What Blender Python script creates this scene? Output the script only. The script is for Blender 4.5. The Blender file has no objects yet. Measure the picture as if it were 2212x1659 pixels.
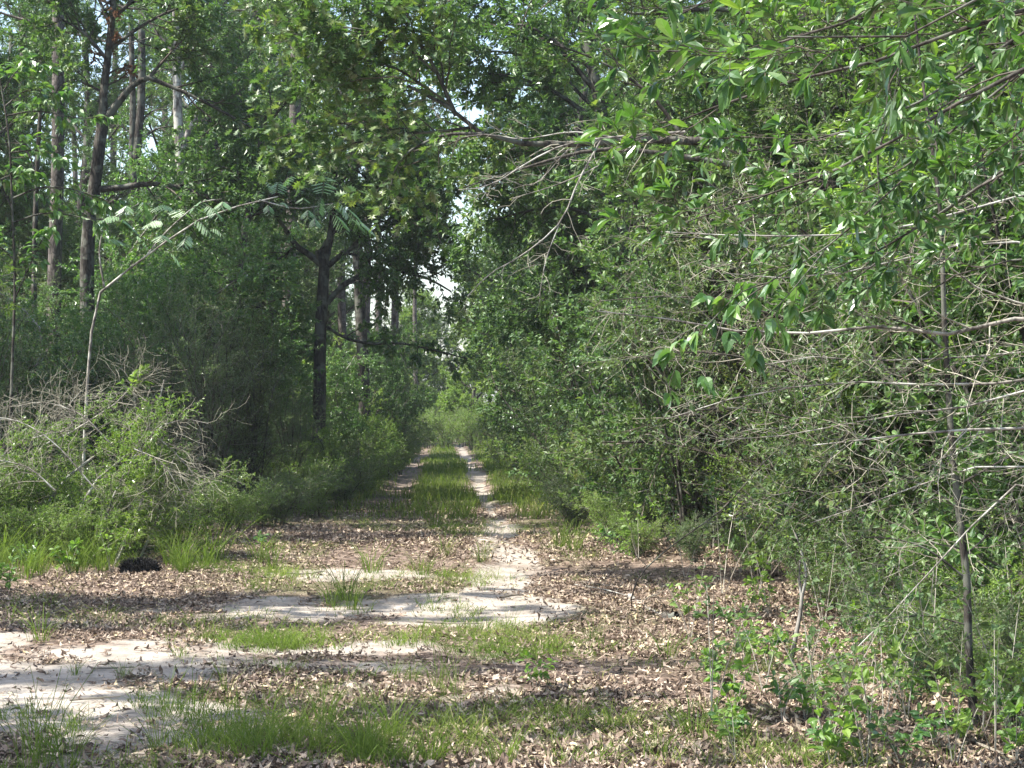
import bpy, math, numpy as np
PI = math.pi
# ------------------------------------------------------------------ camera, sky, sun, exposure
scn = bpy.context.scene
COL = scn.collection
F, CU, HV, EYE = 3687.0, 1106.0, 899.0, 1.5           # focal length / centre / horizon in photo units, eye height in m
cam = bpy.data.cameras.new('camera')
cam.sensor_width = 36.0
cam.lens = 36.0 * F / 2212.0
cam.shift_y = (HV - 829.5) / 2212.0
cam.clip_start = 0.1
cam.clip_end = 2000
camo = bpy.data.objects.new('camera', cam)
camo.location = (0, 0, EYE)
camo.rotation_euler = (PI / 2, 0, 0)
COL.objects.link(camo)
scn.camera = camo

SUN_ELEV, SUN_AZ = math.radians(57), math.radians(-106)   # azimuth from +Y towards +X: the sun stands to the left
world = bpy.data.worlds.new('World')
scn.world = world
world.use_nodes = True
wn = world.node_tree
wn.nodes.clear()
sky = wn.nodes.new('ShaderNodeTexSky')
sky.sky_type = 'NISHITA'
sky.sun_disc = False
sky.sun_elevation = SUN_ELEV
sky.sun_rotation = SUN_AZ
sky.air_density = 1.2
sky.dust_density = 2.0
bg = wn.nodes.new('ShaderNodeBackground')
bg.inputs['Strength'].default_value = 0.13
wo = wn.nodes.new('ShaderNodeOutputWorld')
wn.links.new(sky.outputs[0], bg.inputs['Color'])
wn.links.new(bg.outputs[0], wo.inputs['Surface'])

sun = bpy.data.lights.new('sun', 'SUN')
sun.energy = 5.0
sun.angle = math.radians(0.53)
sun.color = (1.0, 0.95, 0.86)
suno = bpy.data.objects.new('sun', sun)
sdir = np.array([math.sin(SUN_AZ) * math.cos(SUN_ELEV), math.cos(SUN_AZ) * math.cos(SUN_ELEV), math.sin(SUN_ELEV)])
suno.location = tuple(sdir * 60)
suno.rotation_euler = (PI / 2 - SUN_ELEV, 0, PI - SUN_AZ)
COL.objects.link(suno)

scn.view_settings.view_transform = 'Standard'
scn.view_settings.look = 'None'
scn.view_settings.gamma = 1
scn.view_settings.exposure = 1.5
cy = scn.cycles
cy.max_bounces = 7
cy.diffuse_bounces = 4
cy.glossy_bounces = 1
cy.transmission_bounces = 3
cy.volume_bounces = 0
cy.transparent_max_bounces = 4
cy.sample_clamp_indirect = 4
cy.use_denoising = True
cy.denoiser = 'OPENIMAGEDENOISE'
cy.denoising_input_passes = 'RGB_ALBEDO_NORMAL'
cy.denoising_prefilter = 'ACCURATE'
cy.caustics_reflective = False
cy.caustics_refractive = False

# ------------------------------------------------------------------ small helpers
def D(u, v, y):
    """world point that the photo shows at (u, v) when it stands y metres ahead"""
    return np.array([(u - CU) / F * y, y, EYE + (HV - v) / F * y])

def G(u, v):
    """ground point seen at (u, v)"""
    y = EYE * F / (v - HV)
    return np.array([(u - CU) / F * y, y, 0.0])

def nrm(a):
    return a / np.maximum(np.linalg.norm(a, axis=-1, keepdims=True), 1e-9)

class MB:
    """collects vertices and faces for ONE mesh object"""
    def __init__(self):
        self.v, self.f, self.n = [], [], 0
    def add(self, verts, faces, mat=0):
        if len(verts) == 0:
            return
        self.v.append(np.asarray(verts, float).reshape(-1, 3))
        self.f.append((np.asarray(faces, int) + self.n, mat))
        self.n += len(self.v[-1])
    def build(self, name, mats, parent=None, smooth=False):
        me = bpy.data.meshes.new(name)
        V = np.concatenate(self.v)
        if parent is not None: V = V - np.array(parent.location)
        V = V.astype(np.float32)
        me.vertices.add(len(V))
        me.vertices.foreach_set('co', V.ravel())
        loops = np.concatenate([f.ravel() for f, _ in self.f]).astype(np.int32)
        sizes = np.concatenate([np.full(len(f), f.shape[1]) for f, _ in self.f])
        starts = np.concatenate([[0], np.cumsum(sizes)[:-1]]).astype(np.int32)
        midx = np.concatenate([np.full(len(f), m) for f, m in self.f]).astype(np.int32)
        me.loops.add(len(loops))
        me.loops.foreach_set('vertex_index', loops)
        me.polygons.add(len(starts))
        me.polygons.foreach_set('loop_start', starts)
        me.update(calc_edges=True)
        me.polygons.foreach_set('material_index', midx)
        if smooth:
            me.polygons.foreach_set('use_smooth', np.ones(len(starts), bool))
        else:
            me.polygons.foreach_set('use_smooth', np.zeros(len(starts), bool))
        for m in (mats if isinstance(mats, (list, tuple)) else [mats]):
            me.materials.append(m)
        o = bpy.data.objects.new(name, me)
        COL.objects.link(o)
        if parent is not None:
            o.parent = parent
        return o

def tag(o, label=None, cat=None, group=None, kind=None):
    if label: o['label'] = label
    if cat: o['category'] = cat
    if group: o['group'] = group
    if kind: o['kind'] = kind
    return o

def thing(name, label, cat, loc=(0, 0, 0), group=None):
    o = bpy.data.objects.new(name, None)
    o.empty_display_size = 0.2
    COL.objects.link(o)
    o.location = tuple(float(q) for q in loc)
    return tag(o, label, cat, group)

def dup(root, loc, rz, sc, label, group=None, name=None):
    r = root.copy()
    if name: r.name = name
    COL.objects.link(r)
    r.location = tuple(float(q) for q in loc)
    r.rotation_euler = (0, 0, rz)
    r.scale = sc if isinstance(sc, tuple) else (sc, sc, sc)
    r['label'] = label
    if group: r['group'] = group
    elif 'group' in r: del r['group']
    for ch in list(root.children):
        c = ch.copy(); COL.objects.link(c); c.parent = r
    return r

# ------------------------------------------------------------------ geometry: tubes, branching, leaves
def resample(pts, K):
    pts = np.asarray(pts, float)
    # Catmull-Rom through the points, then even spacing
    P = np.vstack([2 * pts[0] - pts[1], pts, 2 * pts[-1] - pts[-2]])
    out = []
    for i in range(1, len(P) - 2):
        for t in np.linspace(0, 1, 12, endpoint=False):
            a, b, c, d = P[i - 1], P[i], P[i + 1], P[i + 2]
            out.append(0.5 * ((2 * b) + (-a + c) * t + (2 * a - 5 * b + 4 * c - d) * t * t + (-a + 3 * b - 3 * c + d) * t ** 3))
    out.append(P[-2])
    out = np.array(out)
    s = np.concatenate([[0], np.cumsum(np.linalg.norm(np.diff(out, axis=0), axis=1))])
    q = np.linspace(0, s[-1], K)
    return np.stack([np.interp(q, s, out[:, k]) for k in range(3)], 1)

def tubes(mb, P, R, sides=5, mat=0, rough=0.0, rng=None):
    """P (N,K,3), R (N,K)"""
    N, K, _ = P.shape
    if N == 0: return
    T = np.empty_like(P)
    T[:, 1:-1] = P[:, 2:] - P[:, :-2]; T[:, 0] = P[:, 1] - P[:, 0]; T[:, -1] = P[:, -1] - P[:, -2]
    T = nrm(T)
    ref = np.where(np.abs(nrm(P[:, -1:] - P[:, :1])[..., 2:3]) > 0.8, np.array([[[0.0, 1, 0]]]), np.array([[[0.0, 0, 1]]]))
    A = nrm(np.cross(T, np.broadcast_to(ref, T.shape)))
    B = np.cross(T, A)
    th = np.arange(sides) / sides * 2 * PI
    RR = R[:, :, None] * np.ones(sides)
    if rough and rng is not None:
        RR = RR * (1 + rough * rng.uniform(-1, 1, (N, K, sides)))
    V = P[:, :, None] + RR[..., None] * (A[:, :, None] * np.cos(th)[None, None, :, None] + B[:, :, None] * np.sin(th)[None, None, :, None])
    n, k, s = np.meshgrid(np.arange(N), np.arange(K - 1), np.arange(sides), indexing='ij')
    i0 = n * K * sides + k * sides + s
    i1 = n * K * sides + k * sides + (s + 1) % sides
    Fq = np.stack([i0, i1, i1 + sides, i0 + sides], -1).reshape(-1, 4)
    mb.add(V.reshape(-1, 3), Fq, mat)

def perp(T, rng):
    r = rng.normal(size=T.shape)
    return nrm(r - (r * T).sum(-1, keepdims=True) * T)

def spawn(P, R, m, tr, ang, L, rng, K=4, up=0.2, wob=0.15, rr=0.55, Lfall=0.5, flat=0.0, tipr=0.3, rmax=None):
    """m children on every parent polyline"""
    N, Kp, _ = P.shape
    t = rng.uniform(tr[0], tr[1], (N, m))
    if m > 1:
        t = (np.arange(m) + rng.uniform(0, 1, (N, m))) / m * (tr[1] - tr[0]) + tr[0]
    x = t * (Kp - 1)
    i = np.clip(x.astype(int), 0, Kp - 2)
    f = (x - i)[..., None]
    ar = np.arange(N)[:, None]
    pos = P[ar, i] * (1 - f) + P[ar, i + 1] * f
    T = nrm(P[ar, i + 1] - P[ar, i])
    rad = R[ar, i] * (1 - f[..., 0]) + R[ar, i + 1] * f[..., 0]
    a = rng.uniform(ang[0], ang[1], (N, m, 1))
    q = perp(T, rng)
    if flat:
        q[..., 2] *= (1 - flat); q = nrm(q)
    d = nrm(T * np.cos(a) + q * np.sin(a))
    ln = rng.uniform(L[0], L[1], (N, m)) * (1 - Lfall * (t - tr[0]) / max(tr[1] - tr[0], 1e-6))
    pts = [pos]
    cur = d
    for k in range(K - 1):
        cur = nrm(cur + np.array([0, 0, up / (K - 1)]) + rng.normal(size=cur.shape) * wob)
        pts.append(pts[-1] + cur * (ln / (K - 1))[..., None])
    C = np.stack(pts, 2).reshape(N * m, K, 3)
    r0 = (rad * rr).reshape(-1)
    if rmax is not None: r0 = np.minimum(r0, rmax)
    CR = r0[:, None] * np.linspace(1, tipr, K)[None]
    return C, CR

def tpl_simple(w):
    v = np.array([[0, 0, 0], [-w / 2, .42, .09 * 1], [0, 1, -0.08], [w / 2, .42, .09]])
    return v, [[0, 3, 2, 1]] if False else [[0, 2, 1], [0, 3, 2]]

def tpl_oval(w, curl=-0.15, obov=0.55):
    v = np.array([[0, 0, 0], [-w * .33, obov * .45, .05], [-w / 2, obov, .06], [-w * .3, .86, -.02], [0, 1, curl],
                  [w * .3, .86, -.02], [w / 2, obov, .06], [w * .33, obov * .45, .05], [0, .5, 0.0]])
    return v, [[0, 8, 2, 1], [8, 4, 3, 2], [0, 7, 6, 8], [8, 6, 5, 4]]

def tpl_lobed():
    half = [(0.04, .0), (.10, .18), (.34, .26), (.12, .38), (.46, .56), (.13, .58), (.36, .86), (.08, .78), (0, 1.0)]
    v = [[0, 0, 0]]
    for x, y in half: v.append([x, y, 0.12 * x])
    for x, y in half[-2::-1]: v.append([-x, y, 0.12 * x])
    v = np.array(v, float)
    c = len(v)
    v = np.vstack([v, [[0, .45, -.02]]])
    return v, [[c, i, i + 1] for i in range(0, c - 1)] + [[c, c - 1, 0]]

def tpl_ovate(w=0.62):
    v = np.array([[0, 0, 0], [-w * .42, .14, .05], [-w / 2, .38, .07], [-w * .28, .72, .0], [0, 1, -.18],
                  [w * .28, .72, .0], [w / 2, .38, .07], [w * .42, .14, .05], [0, .45, 0]])
    return v, [[0, 8, 2, 1], [8, 4, 3, 2], [0, 7, 6, 8], [8, 6, 5, 4]]

def place(mb, tpl, pos, dr, nr, size, mat=0):
    """instances of a small template: pos (N,3), direction, approximate normal, size (N,)"""
    v, f = tpl
    f = np.array(f)
    dr = nrm(dr)
    side = nrm(np.cross(dr, nr))
    n = np.cross(side, dr)
    s = np.asarray(size)[:, None, None]
    V = pos[:, None] + s * (side[:, None] * v[None, :, :1] + dr[:, None] * v[None, :, 1:2] + n[:, None] * v[None, :, 2:])
    N, k = len(pos), len(v)
    Fc = (np.arange(N) * k)[:, None, None] + f[None]
    mb.add(V.reshape(-1, 3), Fc.reshape(-1, f.shape[1]), mat)

def leaves(mb, P, n, tpl, size, rng, mat=0, tr=(0.15, 1.0), droop=0.1, spread=(0.6, 1.3), flat=0.5, keep=1.0):
    """n leaves along every twig polyline P (N,K,3)"""
    N, K, _ = P.shape
    t = rng.uniform(tr[0], tr[1], (N, n))
    x = t * (K - 1); i = np.clip(x.astype(int), 0, K - 2); f = (x - i)[..., None]
    ar = np.arange(N)[:, None]
    pos = (P[ar, i] * (1 - f) + P[ar, i + 1] * f).reshape(-1, 3)
    T = nrm(P[ar, i + 1] - P[ar, i]).reshape(-1, 3)
    if keep < 1:
        k = rng.uniform(size=len(pos)) < keep
        pos, T = pos[k], T[k]
    a = rng.uniform(spread[0], spread[1], (len(pos), 1))
    q = perp(T, rng); q[:, 2] *= (1 - flat); q = nrm(q)
    d = nrm(T * np.cos(a) + q * np.sin(a) + np.array([0, 0, -droop]))
    nr = nrm(rng.normal(size=pos.shape) * 0.55 + np.array([0, 0, 1.0]))
    sz = rng.uniform(size[0], size[1], len(pos))
    place(mb, tpl, pos, d, nr, sz, mat)

# ------------------------------------------------------------------ materials
def mat_new(name):
    m = bpy.data.materials.new(name)
    m.use_nodes = True
    nt = m.node_tree
    nt.nodes.clear()
    out = nt.nodes.new('ShaderNodeOutputMaterial')
    return m, nt, out

def ramp(nt, stops, interp='LINEAR'):
    r = nt.nodes.new('ShaderNodeValToRGB')
    r.color_ramp.interpolation = interp
    e = r.color_ramp.elements
    while len(e) < len(stops): e.new(0.5)
    for k, (p, c) in enumerate(stops):
        e[k].position = p; e[k].color = (*c, 1)
    return r

def leaf_mat(name, stops, trans=0.38, tcol=(1.15, 1.25, 0.55), gloss=0.4, rough=0.42, patch=None):
    m, nt, out = mat_new(name)
    g = nt.nodes.new('ShaderNodeNewGeometry')
    r = ramp(nt, stops)
    src = g.outputs['Random Per Island']
    if patch:                                            # slow change of leaf colour from bough to bough
        tc = nt.nodes.new('ShaderNodeTexCoord')
        nz = nt.nodes.new('ShaderNodeTexNoise'); nz.inputs['Scale'].default_value = patch; nz.inputs['Detail'].default_value = 1
        nt.links.new(tc.outputs['Object'], nz.inputs['Vector'])
        mx = nt.nodes.new('ShaderNodeMath'); mx.operation = 'MULTIPLY_ADD'
        nt.links.new(nz.outputs[0], mx.inputs[0]); mx.inputs[1].default_value = 1.4
        m2 = nt.nodes.new('ShaderNodeMath'); m2.operation = 'MULTIPLY_ADD'
        nt.links.new(src, m2.inputs[0]); m2.inputs[1].default_value = 0.6; m2.inputs[2].default_value = -0.5
        nt.links.new(m2.outputs[0], mx.inputs[2])
        src = mx.outputs[0]
    nt.links.new(src, r.inputs[0])
    df = nt.nodes.new('ShaderNodeBsdfDiffuse')
    tr = nt.nodes.new('ShaderNodeBsdfTranslucent')
    mul = nt.nodes.new('ShaderNodeMix'); mul.data_type = 'RGBA'; mul.blend_type = 'MULTIPLY'
    mul.inputs[0].default_value = 1
    nt.links.new(r.outputs[0], mul.inputs[6]); mul.inputs[7].default_value = (*[c * 1.3 for c in tcol], 1)
    nt.links.new(r.outputs[0], df.inputs[0])
    nt.links.new(mul.outputs[2], tr.inputs[0])
    a = nt.nodes.new('ShaderNodeMixShader'); a.inputs[0].default_value = trans
    nt.links.new(df.outputs[0], a.inputs[1]); nt.links.new(tr.outputs[0], a.inputs[2])
    gl = nt.nodes.new('ShaderNodeBsdfGlossy'); gl.inputs['Roughness'].default_value = rough + .04
    gl.inputs['Color'].default_value = (.85, .88, .85, 1)
    fr = nt.nodes.new('ShaderNodeFresnel'); fr.inputs[0].default_value = 1.45
    fm = nt.nodes.new('ShaderNodeMath'); fm.operation = 'MULTIPLY'; fm.inputs[1].default_value = gloss * 1.5
    fm.use_clamp = True
    nt.links.new(fr.outputs[0], fm.inputs[0])
    b = nt.nodes.new('ShaderNodeMixShader')
    mn = nt.nodes.new('ShaderNodeMath'); mn.operation = 'MINIMUM'; mn.inputs[1].default_value = .20
    nt.links.new(fm.outputs[0], mn.inputs[0]); nt.links.new(mn.outputs[0], b.inputs[0]); nt.links.new(a.outputs[0], b.inputs[1]); nt.links.new(gl.outputs[0], b.inputs[2])
    nt.links.new(b.outputs[0], out.inputs['Surface'])
    return m

def bark_mat(name, dark, light, scale=14, stretch=0.25, lichen=None, bump=0.6):
    m, nt, out = mat_new(name)
    tc = nt.nodes.new('ShaderNodeTexCoord')
    mp = nt.nodes.new('ShaderNodeMapping'); mp.inputs['Scale'].default_value = (1, 1, stretch)
    nt.links.new(tc.outputs['Object'], mp.inputs[0])
    nz = nt.nodes.new('ShaderNodeTexNoise'); nz.inputs['Scale'].default_value = scale; nz.inputs['Detail'].default_value = 4
    vo = nt.nodes.new('ShaderNodeTexVoronoi'); vo.inputs['Scale'].default_value = scale * 1.6; vo.feature = 'DISTANCE_TO_EDGE'
    nt.links.new(mp.outputs[0], nz.inputs['Vector']); nt.links.new(mp.outputs[0], vo.inputs['Vector'])
    r = ramp(nt, [(0.3, dark), (0.62, light)])
    r2 = ramp(nt, [(0.0, (0.25, .25, .25)), (0.12, (1, 1, 1))])
    nt.links.new(nz.outputs[0], r.inputs[0]); nt.links.new(vo.outputs[0], r2.inputs[0])
    mul = nt.nodes.new('ShaderNodeMix'); mul.data_type = 'RGBA'; mul.blend_type = 'MULTIPLY'; mul.inputs[0].default_value = 0.8
    nt.links.new(r.outputs[0], mul.inputs[6]); nt.links.new(r2.outputs[0], mul.inputs[7])
    col = mul.outputs[2]
    if lichen:
        n2 = nt.nodes.new('ShaderNodeTexNoise'); n2.inputs['Scale'].default_value = 5; n2.inputs['Detail'].default_value = 3
        nt.links.new(tc.outputs['Object'], n2.inputs['Vector'])
        r3 = ramp(nt, [(0.5, (0, 0, 0)), (0.6, (1, 1, 1))])
        nt.links.new(n2.outputs[0], r3.inputs[0])
        mx = nt.nodes.new('ShaderNodeMix'); mx.data_type = 'RGBA'
        nt.links.new(r3.outputs[0], mx.inputs[0]); nt.links.new(col, mx.inputs[6]); mx.inputs[7].default_value = (*lichen, 1)
        col = mx.outputs[2]
    p = nt.nodes.new('ShaderNodeBsdfPrincipled'); p.inputs['Roughness'].default_value = 0.9
    p.inputs['Specular IOR Level'].default_value = 0.2
    nt.links.new(col, p.inputs['Base Color'])
    bp = nt.nodes.new('ShaderNodeBump'); bp.inputs['Strength'].default_value = bump; bp.inputs['Distance'].default_value = 0.02
    nt.links.new(vo.outputs[0], bp.inputs['Height']); nt.links.new(bp.outputs[0], p.inputs['Normal'])
    nt.links.new(p.outputs[0], out.inputs['Surface'])
    return m

def plain_mat(name, stops, rough=0.85, trans=0.0):
    m, nt, out = mat_new(name)
    g = nt.nodes.new('ShaderNodeNewGeometry')
    r = ramp(nt, stops)
    nt.links.new(g.outputs['Random Per Island'], r.inputs[0])
    p = nt.nodes.new('ShaderNodeBsdfPrincipled'); p.inputs['Roughness'].default_value = rough
    p.inputs['Specular IOR Level'].default_value = 0.25
    nt.links.new(r.outputs[0], p.inputs['Base Color'])
    if trans:
        tr = nt.nodes.new('ShaderNodeBsdfTranslucent'); nt.links.new(r.outputs[0], tr.inputs[0])
        a = nt.nodes.new('ShaderNodeMixShader'); a.inputs[0].default_value = trans
        nt.links.new(p.outputs[0], a.inputs[1]); nt.links.new(tr.outputs[0], a.inputs[2])
        nt.links.new(a.outputs[0], out.inputs['Surface'])
    else:
        nt.links.new(p.outputs[0], out.inputs['Surface'])
    return m

M = {}
M['oak'] = leaf_mat('oak_leaves', [(0, (.050, .105, .036)), (.5, (.080, .160, .048)), (.85, (.120, .205, .055)), (1, (.17, .23, .06))], patch=0.7, gloss=.45)
M['shrub'] = leaf_mat('shrub_leaves', [(0, (.050, .095, .034)), (.5, (.085, .145, .048)), (.9, (.130, .19, .060)), (1, (.19, .20, .09))], patch=1.1, gloss=.4)
M['olive'] = leaf_mat('olive_leaves', [(0, (.045, .075, .024)), (.5, (.075, .115, .032)), (1, (.15, .17, .05))], patch=1.3, gloss=.3)
M['lime'] = leaf_mat('bright_leaves', [(0, (.095, .170, .034)), (.5, (.15, .245, .048)), (1, (.22, .29, .065))], trans=.45, gloss=.35, patch=1.0)
M['bay'] = leaf_mat('bay_leaves', [(0, (.060, .140, .028)), (.45, (.13, .24, .038)), (1, (.25, .35, .05))], trans=.5, gloss=.4, rough=.45, patch=1.5)
M['darkbay'] = leaf_mat('deep_green_bay_leaves', [(0, (.030, .080, .024)), (.45, (.055, .130, .030)), (.8, (.085, .18, .035)), (1, (.17, .27, .045))], trans=.45, gloss=.5, rough=.38, patch=1.6)
M['lobed'] = leaf_mat('lobed_oak_leaves', [(0, (.048, .100, .034)), (.5, (.075, .145, .042)), (1, (.14, .19, .05))], trans=.45, gloss=.45, rough=.35)
M['sap'] = leaf_mat('sapling_leaves', [(0, (.055, .13, .040)), (.6, (.09, .19, .05)), (1, (.15, .26, .055))], trans=.45, gloss=.55, rough=.35)
M['needle'] = leaf_mat('pine_needles', [(0, (.05, .10, .045)), (1, (.10, .16, .06))], trans=.15, gloss=.3)
M['frond'] = leaf_mat('mimosa_fronds', [(0, (.11, .24, .08)), (1, (.19, .34, .13))], trans=.4, gloss=.35)
M['dead'] = plain_mat('dead_leaves', [(0, (.11, .055, .03)), (1, (.22, .12, .07))], trans=.3)
M['grass'] = leaf_mat('grass_blades', [(0, (.070, .115, .030)), (.55, (.12, .175, .044)), (.85, (.19, .23, .075)), (1, (.34, .30, .17))], trans=.42, gloss=.0, patch=.8)
M['pinebark'] = bark_mat('pine_bark', (.042, .037, .034), (.145, .130, .118), 9, .45)
M['oakbark'] = bark_mat('oak_bark', (.024, .021, .018), (.085, .076, .066), 12, .25, lichen=(.12, .125, .105))
M['palebark'] = bark_mat('pale_bark', (.09, .08, .07), (.30, .28, .25), 10, .3, lichen=(.42, .42, .38), bump=.3)
M['twig'] = plain_mat('twig_sprays', [(0, (.10, .085, .065)), (.6, (.20, .175, .145)), (1, (.34, .32, .27))])
M['darktwig'] = plain_mat('dark_twigs', [(0, (.035, .03, .025)), (1, (.10, .085, .07))])
M['paletwig'] = plain_mat('pale_twigs', [(0, (.15, .14, .11)), (1, (.34, .32, .26))])
M['litter'] = plain_mat('fallen_leaves', [(0, (.055, .038, .028)), (.3, (.13, .090, .066)), (.6, (.24, .178, .135)), (.88, (.43, .355, .285)), (1, (.54, .44, .26))], rough=.6, trans=.12)
M['char'] = plain_mat('charred_fibre', [(0, (.008, .008, .009)), (1, (.03, .028, .028))])

# ------------------------------------------------------------------ ground
EL = lambda x, y, u, v, ru, rv: ((( F * x / y + CU) - u) / ru) ** 2 + (((HV + EYE * F / y) - v) / rv) ** 2
SAND = [(200, 1445, 560, 62, 1), (60, 1530, 480, 60, 1), (600, 1318, 300, 26, 1), (1010, 1318, 165, 34, 1), (1085, 1255, 75, 34, 1), (740, 1238, 140, 12, .9),
        (700, 1405, 420, 24, .9), (1090, 1500, 150, 26, .8), (640, 1445, 520, 26, .8), (330, 1585, 330, 40, .7), (1150, 1465, 210, 12, .8), (230, 1640, 150, 22, .5),
        (600, 1620, 250, 22, .4), (1080, 1130, 45, 40, .9), (1060, 1180, 60, 25, .6), (900, 1480, 300, 26, .6)]
GRASS = [(180, 1185, 260, 44, 1), (500, 1215, 170, 28, .8), (990, 1100, 80, 60, 1), (975, 1020, 65, 40, 1), (1110, 1040, 60, 60, .9), (1150, 1110, 80, 40, .8), (1230, 1190, 110, 40, .7),
         (750, 1290, 60, 40, .7), (1160, 1390, 240, 60, .75), (590, 1395, 150, 26, .7), (740, 1550, 300, 70, .36), (820, 1610, 330, 75, .62), (330, 1645, 300, 22, .3), (1000, 1600, 380, 60, .5),
         (1480, 1570, 190, 50, .5), (1750, 1640, 330, 34, .5), (850, 1470, 330, 40, .3), (560, 1260, 260, 22, .5), (900, 1265, 200, 26, .4), (850, 1000, 60, 60, .7), (1500, 1655, 300, 16, .4),
         (300, 1340, 300, 60, .12), (1500, 1300, 700, 100, .08), (1500, 1450, 500, 80, .15), (880, 1120, 120, 30, .5), (180, 1480, 300, 8, .12), (60, 1600, 90, 60, .5)]
_rg = np.random.default_rng(5)
_w = [( _rg.normal(size=2) * fr, _rg.uniform(0, 6.28), am) for fr, am in ((.6, .5), (.9, .4), (1.5, .35), (2.5, .3), (4, .25), (6, .22), (9, .16), (14, .12), (22, .1)) for _ in range(3)]
def wn2(x, y, s=1.0):
    r = 0
    for k, p, a in _w: r = r + a * np.sin((k[0] * x + k[1] * y) * s + p)
    return r / 1.6
def softmask(lst, x, y, edge=.7, nz=.5):
    n = wn2(x, y) * nz + wn2(x * 4, y * 4) * .14
    m = np.zeros_like(x)
    for u, v, ru, rv, w in lst:
        d = np.sqrt(EL(x, y, u, v, ru, rv)) + n
        m = np.maximum(m, w * np.clip((1.15 - d) / edge, 0, 1))
    return m
def ruts(x, y):
    r = np.abs(x - (-0.125 - .0387 * (y - 22))) ; l = np.abs(x - (-1.83 - .0387 * (y - 22)))
    n = wn2(x * 1.5, y * .6) * .10
    far = np.clip((y - 15) / 3, 0, 1) * np.clip((95 - y) / 5, 0, 1)
    a = np.clip((.25 + n * 1.3 - r) / .14, 0, 1) * far
    b = np.clip((.24 + n * 1.3 - l) / .14, 0, 1) * far * np.clip((y - 30) / 8, 0, 1)
    return a, b
def sandm(x, y):
    a, b = ruts(x, y)
    yy = np.maximum(y, 3)
    s = softmask(SAND, x, yy) * (y > 5)
    s = np.maximum(s, np.clip((wn2(x * .7, y * .7) * .6 + .7), 0, 1) * (x < -3.2) * (y > 8) * (y < 13))      # the side track to the left
    return np.maximum(s, np.maximum(a * (.55 + .45 * np.sin(y * 3.1 + wn2(x, y) * 2) ** 2), .35 * b))
def grassm(x, y):
    a, b = ruts(x, y)
    g = softmask(GRASS, x, np.maximum(y, 3), .6, .5)
    xc = -0.98 - .0387 * (y - 22)
    far = np.clip((y - 20) / 16, 0, 1)
    mid = np.clip((.62 - np.abs(x - xc)) / .25, 0, 1) * far
    ver = np.clip((np.abs(x - xc) - 1.15) / .2, 0, 1) * np.clip((2.6 - np.abs(x - xc)) / .5, 0, 1) * far
    g = np.maximum(g, np.maximum(mid, .9 * ver))
    return g * (1 - .97 * np.maximum(a, b))
def hz(x, y):
    a, b = ruts(x, y)
    z = wn2(x * .5, y * .5) * .03 + wn2(x * 2, y * 2, 1.3) * .008 - .05 * np.maximum(a, b)
    z = z + .25 * np.clip((np.abs(x + .98 + .0387 * (y - 22)) - 2.5) / 4, 0, 1) ** 2 * np.clip((y - 14) / 6, 0, 1)
    return z
def gz(x, y):
    return float(hz(np.array([float(x)]), np.array([float(y)]))[0])

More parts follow.
